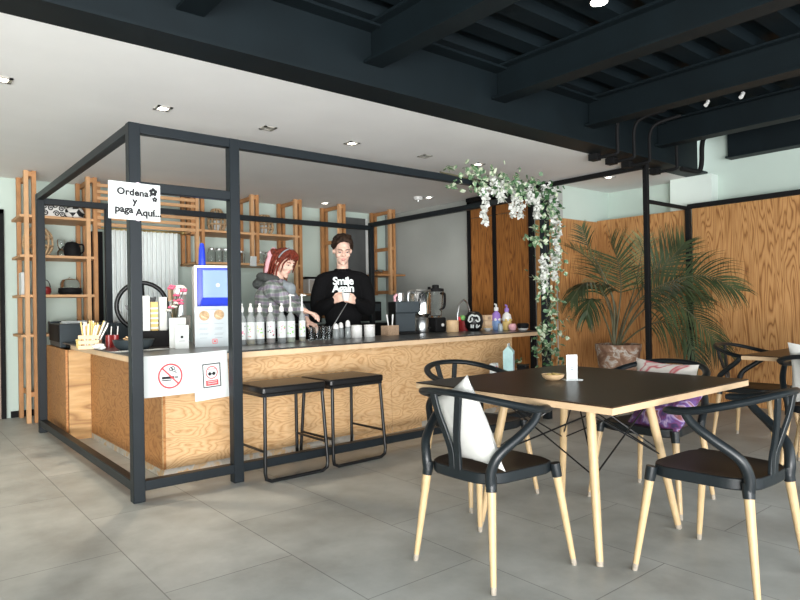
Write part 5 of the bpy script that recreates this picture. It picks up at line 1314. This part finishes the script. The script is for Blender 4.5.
# hair
hr = MB(); rh = random.Random(8); S = hm @ Matrix.Scale(hs, 4)
hr.ball((0, 0, 0), (.079, .088, .074), 18, 12, S @ Matrix.Translation((0, -.036, .060)))
for i in range(150):
    a = rh.uniform(0, 2*PI); b = math.asin(rh.uniform(-.15, 1)); v = Vector((math.cos(b)*math.cos(a)*.078, math.cos(b)*math.sin(a)*.098-.014, math.sin(b)*.09+.042))
    if v.y > .02 and v.z < .11: continue
    if abs(v.x) > .05 and v.z < .0: continue
    r0 = rh.uniform(.014, .023); hr.ball((0, 0, 0), (r0, r0*1.2, r0*.9), 8, 6, S @ Matrix.Translation(v))
for sx in (1, -1):
    for k in range(5):
        q = spline([S @ Vector(v) for v in ((sx*.006, .045+.006*k, .132-.004*k), (sx*(.03+.006*k), .072+.004*k, .125-.006*k), (sx*(.058+.004*k), .066-.004*k, .098-.012*k), (sx*(.074+.002*k), .045-.006*k, .07-.012*k))], 5)
        hr.capsule(q, [.017*hs*(1-.03*i) for i in range(len(q))], 8)
    for k in range(4): hr.ball((0, 0, 0), (.02, .022, .02), 8, 6, S @ Matrix.Translation((sx*(.07+.004*(k % 2)), .03-.02*k, .055+.012*(k % 2))))
for k in range(7): hr.ball((0, 0, 0), (.024, .026, .02), 8, 6, S @ Matrix.Translation((-.05+.017*k, .02+.012*math.sin(k*2.1), .132+.006*math.sin(k*1.7))))
link('hair', remesh(hr, .0065, 2, .4), 'hair_brown', root)
# sweatshirt
sw = MB()
sw.ball((0, .0, 1.30), (.195, .135, .24), 20, 14); sw.ball((0, .015, 1.08), (.19, .14, .2), 20, 14); sw.capsule([(-.17, -.015, 1.445), (0, -.012, 1.468), (.17, -.015, 1.445)], [.083, .093, .083], 16)
sw.capsule([(0, -.012, 1.45), (0, -.005, 1.505)], [.1, .082], 18)
sw.lathe([(.19, .90), (.2, .93), (.2, .96), (.185, 1.0)], 24, mtx=Matrix.Scale(.72, 4, (0, 1, 0)))
for sx, wv in ((1, wr), (-1, wl)):
    el = Vector((sx*.255, .015, 1.145)); up = Vector((sx*.2, -.012, 1.425))
    pts = spline([up, up.lerp(el, .5)+Vector((sx*.022, -.01, 0)), el, el.lerp(wv, .5)+Vector((sx*.004, 0, -.015)), wv], 4); rr = [.088, .086, .084, .081, .079, .078, .076, .074, .074, .07, .066, .062, .059, .055, .051, .046, .041]
    sw.capsule(pts, rr[:len(pts)], 14)
    for k in range(3): sw.ball(tuple(el.lerp(wv, .25+.2*k)), (.07-.008*k,)*3, 12, 8)
swo = link('sweatshirt', remesh(sw, .010, 4), 'sweat', root)
mb = MB(); mb.tube([(.079*math.cos(a), .066*math.sin(a)+.006, 1.533-.026*math.sin(a)) for a in [2*PI*k/30 for k in range(30)]], .012, 8, closed=True); mb.build('neck_band', 'sweat', swo)
pt = MB(); pt.ball((0, 0, .93), (.175, .125, .14), 18, 12)
for sx in (1, -1): pt.capsule([(sx*.09, 0, .93), (sx*.1, .01, .52), (sx*.105, -.01, .1)], [.105, .08, .066], 14)
link('trousers', remesh(pt, .012, 3), 'pants', root)
for sx in (1, -1): MB().prism([(sx*.108+x, y) for x, y in ((-.045, -.07), (.045, -.07), (.05, .1), (.035, .19), (-.035, .19), (-.05, .1))], 0, .075).build('shoe', 'blackmat', root, bevel=.02)
# chest print laid onto the cloth
dg = bpy.context.evaluated_depsgraph_get()
from mathutils.bvhtree import BVHTree
bv = BVHTree.FromPolygons([v.co.copy() for v in swo.data.vertices], [tuple(p.vertices) for p in swo.data.polygons])
tm = MB(); flip = Matrix.Rotation(PI, 4, 'Z') @ Matrix.Rotation(PI/2, 4, 'X')
add_text(tm, 'Smile', .108, Matrix.Translation((0, 0, 1.392)) @ flip, offset=.0032, space=.9)
add_text(tm, 'Again', .108, Matrix.Translation((0, 0, 1.318)) @ flip, offset=.0032, space=.9)
bmt = bmesh.new(); bmt.from_mesh(tm.mesh('t')); bmesh.ops.triangulate(bmt, faces=bmt.faces); bmesh.ops.subdivide_edges(bmt, edges=[e for e in bmt.edges if e.calc_length() > .03], cuts=2)
for v in bmt.verts:
    hit = bv.ray_cast(Vector((v.co.x, 1, v.co.z)), Vector((0, -1, 0)))
    v.co.y = (hit[0].y if hit[0] else .13)+.004+(.0005 if v.co.y > 0 else 0)
me = bpy.data.meshes.new('chest_print'); bmt.to_mesh(me); bmt.free(); link('chest_print', me, 'print', swo, smooth=False)
# the cup he holds
mw = Matrix.Translation((c.x, c.y, 0)) @ Matrix.Rotation(root.rotation_euler.z, 4, 'Z')
cup = mw @ Vector((-.01, .345, 1.225)); tt = thing('white_cup', 'white cup held in both hands by the man', 'cup', cup)
MB().lathe([(.028, 0), (.036, .03), (.042, .075), (.038, .075), (.032, .03), (0, .006)], 22, cap=False).build('cup_body', 'ceramic', tt); MB().lathe([(0, 0), (.0275, 0), (.0275, .004)], 18).build('cup_foot', 'ceramic', tt)

# ---- woman: leaning to the right over the counter
D0 = 6.05
wb = at(270, 340, D=D0); root = thing('person', 'woman with auburn hair in a grey plaid hoodie bending over the counter', 'person', (wb.x, wb.y, 0))
wo = Vector((wb.x, wb.y, 0)); rx = Vector((CR.x, CR.y, 0)).normalized(); cx = Vector((-CF.x, -CF.y, 0)).normalized(); ZV = Vector((0, 0, 1))
def wp(px, py, dd=0): return at(px, py, D=D0+dd)-wo
hc = wp(283.5, 263, -.02); fw = (rx*.80+cx*.50-ZV*.42).normalized(); up = ZV-fw*ZV.dot(fw); up.normalize(); sd = fw.cross(up)
hmw = Matrix.Translation(hc) @ Matrix((sd, fw, up)).transposed().to_4x4()
hs = 1.10
sk = MB(); head_shape(sk, hmw, hs, True)
neck = wp(276, 281); pel = Vector((0, 0, .95))-rx*.02
sk.capsule([neck-ZV*.02, hmw @ Vector((0, -.03, -.03))], [.055, .05], 14); sk.capsule([neck, wp(271, 300), pel], [.08, .1, .11], 14)
shN, shF = wp(272, 289, -.13), wp(283, 288, .14); elN, wrN = wp(290, 306, -.2), wp(306, 311.5, -.3); elF, wrF = wp(300, 310, .1), wp(308, 322, -.1)
sk.capsule([shN, elN, wrN], [.045, .038, .026], 12); sk.capsule([shF, elF, wrF], [.045, .038, .026], 12)
hand(sk, wrN, (wp(322, 316, -.34)-wrN), -ZV*.9-rx*.2, cx*-1, 1.02, .75); hand(sk, wrF, wp(316, 326, -.15)-wrF, -ZV, cx, 1.0, .8)
for s_ in (1, -1):
    h0 = pel+cx*.09*s_; sk.capsule([h0, Vector((0, 0, .5))+cx*.09*s_, Vector((0, 0, .09))+cx*.1*s_, Vector((0, 0, .04))+cx*.1*s_+rx*.12], [.085, .058, .042, .033], 12)
link('body', remesh(sk, .0065, 3, .4), 'skin', root)
face_parts(root, hmw, hs, 'hair_red')
hr = MB(); S = hmw @ Matrix.Scale(hs, 4); rh = random.Random(3)
hr.ball((0, 0, 0), (.079, .097, .078), 18, 12, S @ Matrix.Translation((0, -.022, .050))); hr.ball((0, 0, 0), (.07, .05, .08), 16, 10, S @ Matrix.Translation((0, -.06, -.02)))
def lock(pts, r0, r1):
    q = spline([S @ Vector(v) for v in pts], 6); n = len(q); hr.capsule(q, [(r0+(r1-r0)*i/(n-1))*hs for i in range(n)], 8)
for sx in (1, -1):
    for k in range(4):
        o = .006*k; lock([(sx*.02, .055-.02*k, .125), (sx*(.058+o), .05-.03*k, .078), (sx*(.076+o*.3), .03-.032*k, .01), (sx*(.076), .02-.03*k, -.07), (sx*(.066), .035-.035*k, -.15-.025*(k % 2))], .017, .006)
    lock([(sx*.012, .078, .112), (sx*.045, .085, .075), (sx*.073, .068, .02), (sx*.074, .066, -.06)], .012, .006)
for x in (-.04, -.02, .0, .02, .04): lock([(x*.6, .05, .128), (x, .092, .105), (x*1.25, .1, .066)], .014, .007)
for i in range(5): lock([((i-2)*.03, -.1, .07), ((i-2)*.034, -.125, -.02), ((i-2)*.034, -.12, -.11), ((i-2)*.03, -.1, -.18)], .024, .012)
link('hair', remesh(hr, .006, 2, .4), 'hair_red', root)
mb = MB()
for v, r in (((.02, -.135, .06), (.035, .025, .035)), ((.06, -.115, .035), (.035, .03, .04)), ((.075, -.10, -.03), (.028, .028, .065)), ((-.03, -.135, .03), (.04, .02, .03)), ((.075, -.095, -.09), (.022, .02, .05))): mb.ball((0, 0, 0), r, 12, 8, S @ Matrix.Translation(v))
link('hair_scarf', remesh(mb, .008, 4), 'pink', root)
mb = MB(); mb.tube([S @ Vector((.092*math.cos(a), .012+.02*math.sin(a), .05+.092*math.sin(a))) for a in [PI*k/20 for k in range(21)]], .006*hs, 8); mb.build('hair_band', 'greyink', root)
hd = MB(); hd.capsule([neck-ZV*.03-rx*.02, wp(270, 298), wp(269, 318), pel+ZV*.02], [.105, .145, .14, .135], 18)
hd.capsule([shN, shN.lerp(elN, .5)+Vector((0, 0, .01)), elN, elN.lerp(wrN, .62)], [.088, .078, .068, .05], 14); hd.capsule([shF, elF, elF.lerp(wrF, .6)], [.08, .065, .045], 14)
hd.capsule([shN, neck-ZV*.03, shF], [.085, .09, .08], 14)
hdo = link('hoodie', remesh(hd, .010, 4), 'plaid', root)
ho = MB()
for i in range(11):
    a = PI*.25+PI*1.5*i/10; ctr = neck+ZV*.0-rx*.055; q = ctr+rx*(.085*math.cos(a))+cx*(.115*math.sin(a))+ZV*(.025-.02*math.cos(a)); ho.ball(tuple(q), (.05, .05, .042), 10, 7)
ho.ball(tuple(wp(260, 284)), (.075, .075, .055), 14, 10); link('hood', remesh(ho, .010, 4), 'hood', hdo)
mb = MB(); mb.capsule([neck+rx*.045-ZV*.03, wp(289, 289), wp(287, 305)], [.055, .07, .07], 12); link('shirt_front', remesh(mb, .01, 4), 'greyink', root)
pt = MB(); pt.ball(tuple(pel-ZV*.03), (.15, .15, .13), 16, 10)
for s_ in (1, -1): pt.capsule([pel+cx*.085*s_, Vector((0, 0, .5))+cx*.09*s_, Vector((0, 0, .09))+cx*.1*s_], [.1, .075, .06], 14)
link('trousers', remesh(pt, .012, 3), 'pants', root)
for s_ in (1, -1):
    b = cx*.1*s_; mt = Matrix.Translation(b) @ Matrix((rx, cx, ZV)).transposed().to_4x4(); MB().prism([(-.07, -.04), (.1, -.045), (.17, -.03), (.17, .03), (.1, .045), (-.07, .04)], 0, .07, mt).build('shoe', 'blackmat', root, bevel=.02)

# the appliances and ornaments at the far end are larger than first built
for nm, sc_ in (('coffee_grinder', 1.18), ('juice_mixer', 1.3), ('blender', 1.3), ('wooden_cup', 1.3), ('flower_basket', 1.4), ('round_jar', 1.35), ('letter_stand', 1.25), ('pump_bottle', 1.3), ('pump_bottle.001', 1.3), ('pink_cup', 1.15), ('dark_bowl', 1.15), ('spice_shaker', 1.1)):
    bpy.data.objects[nm].scale = (sc_,)*3
# ------------------------------------------------------------------ light
w = bpy.data.worlds.new('daylight'); SC.world = w; w.use_nodes = True
bg = w.node_tree.nodes['Background']; bg.inputs['Color'].default_value = (.90, .965, 1.0, 1); bg.inputs['Strength'].default_value = 1.0
def area(name, loc, target, sx, sy, energy, col=(1, 1, 1)):
    ld = bpy.data.lights.new(name, 'AREA'); ld.shape = 'RECTANGLE'; ld.size = sx; ld.size_y = sy; ld.energy = energy; ld.color = col
    o = bpy.data.objects.new(name, ld); COL.objects.link(o); o.location = loc
    o.rotation_euler = (Vector(target)-Vector(loc)).to_track_quat('-Z', 'Y').to_euler(); return o
# daylight through the open terrace front behind the camera, then an added fill for the ceiling
area('terrace_daylight', (1.5, -3.15, 1.6), (2.5, 5, 1.0), 9, 2.8, 270, (.93, .97, 1))
area('ceiling_fill', (-2.2, -2.6, .1), (-.6, 3.5, 2.6), 5, 2.5, 1220, (1, .985, .965))  # unseen low lamp, added and aimed up to brighten the ceiling
vs = SC.view_settings; vs.view_transform = 'Standard'; vs.look = 'None'; vs.gamma = 1; vs.use_curve_mapping = False; vs.exposure = .62
SC.cycles.use_denoising = True
SC.cycles.max_bounces = 8; SC.cycles.diffuse_bounces = 5; SC.cycles.transparent_max_bounces = 12; SC.cycles.sample_clamp_indirect = 6
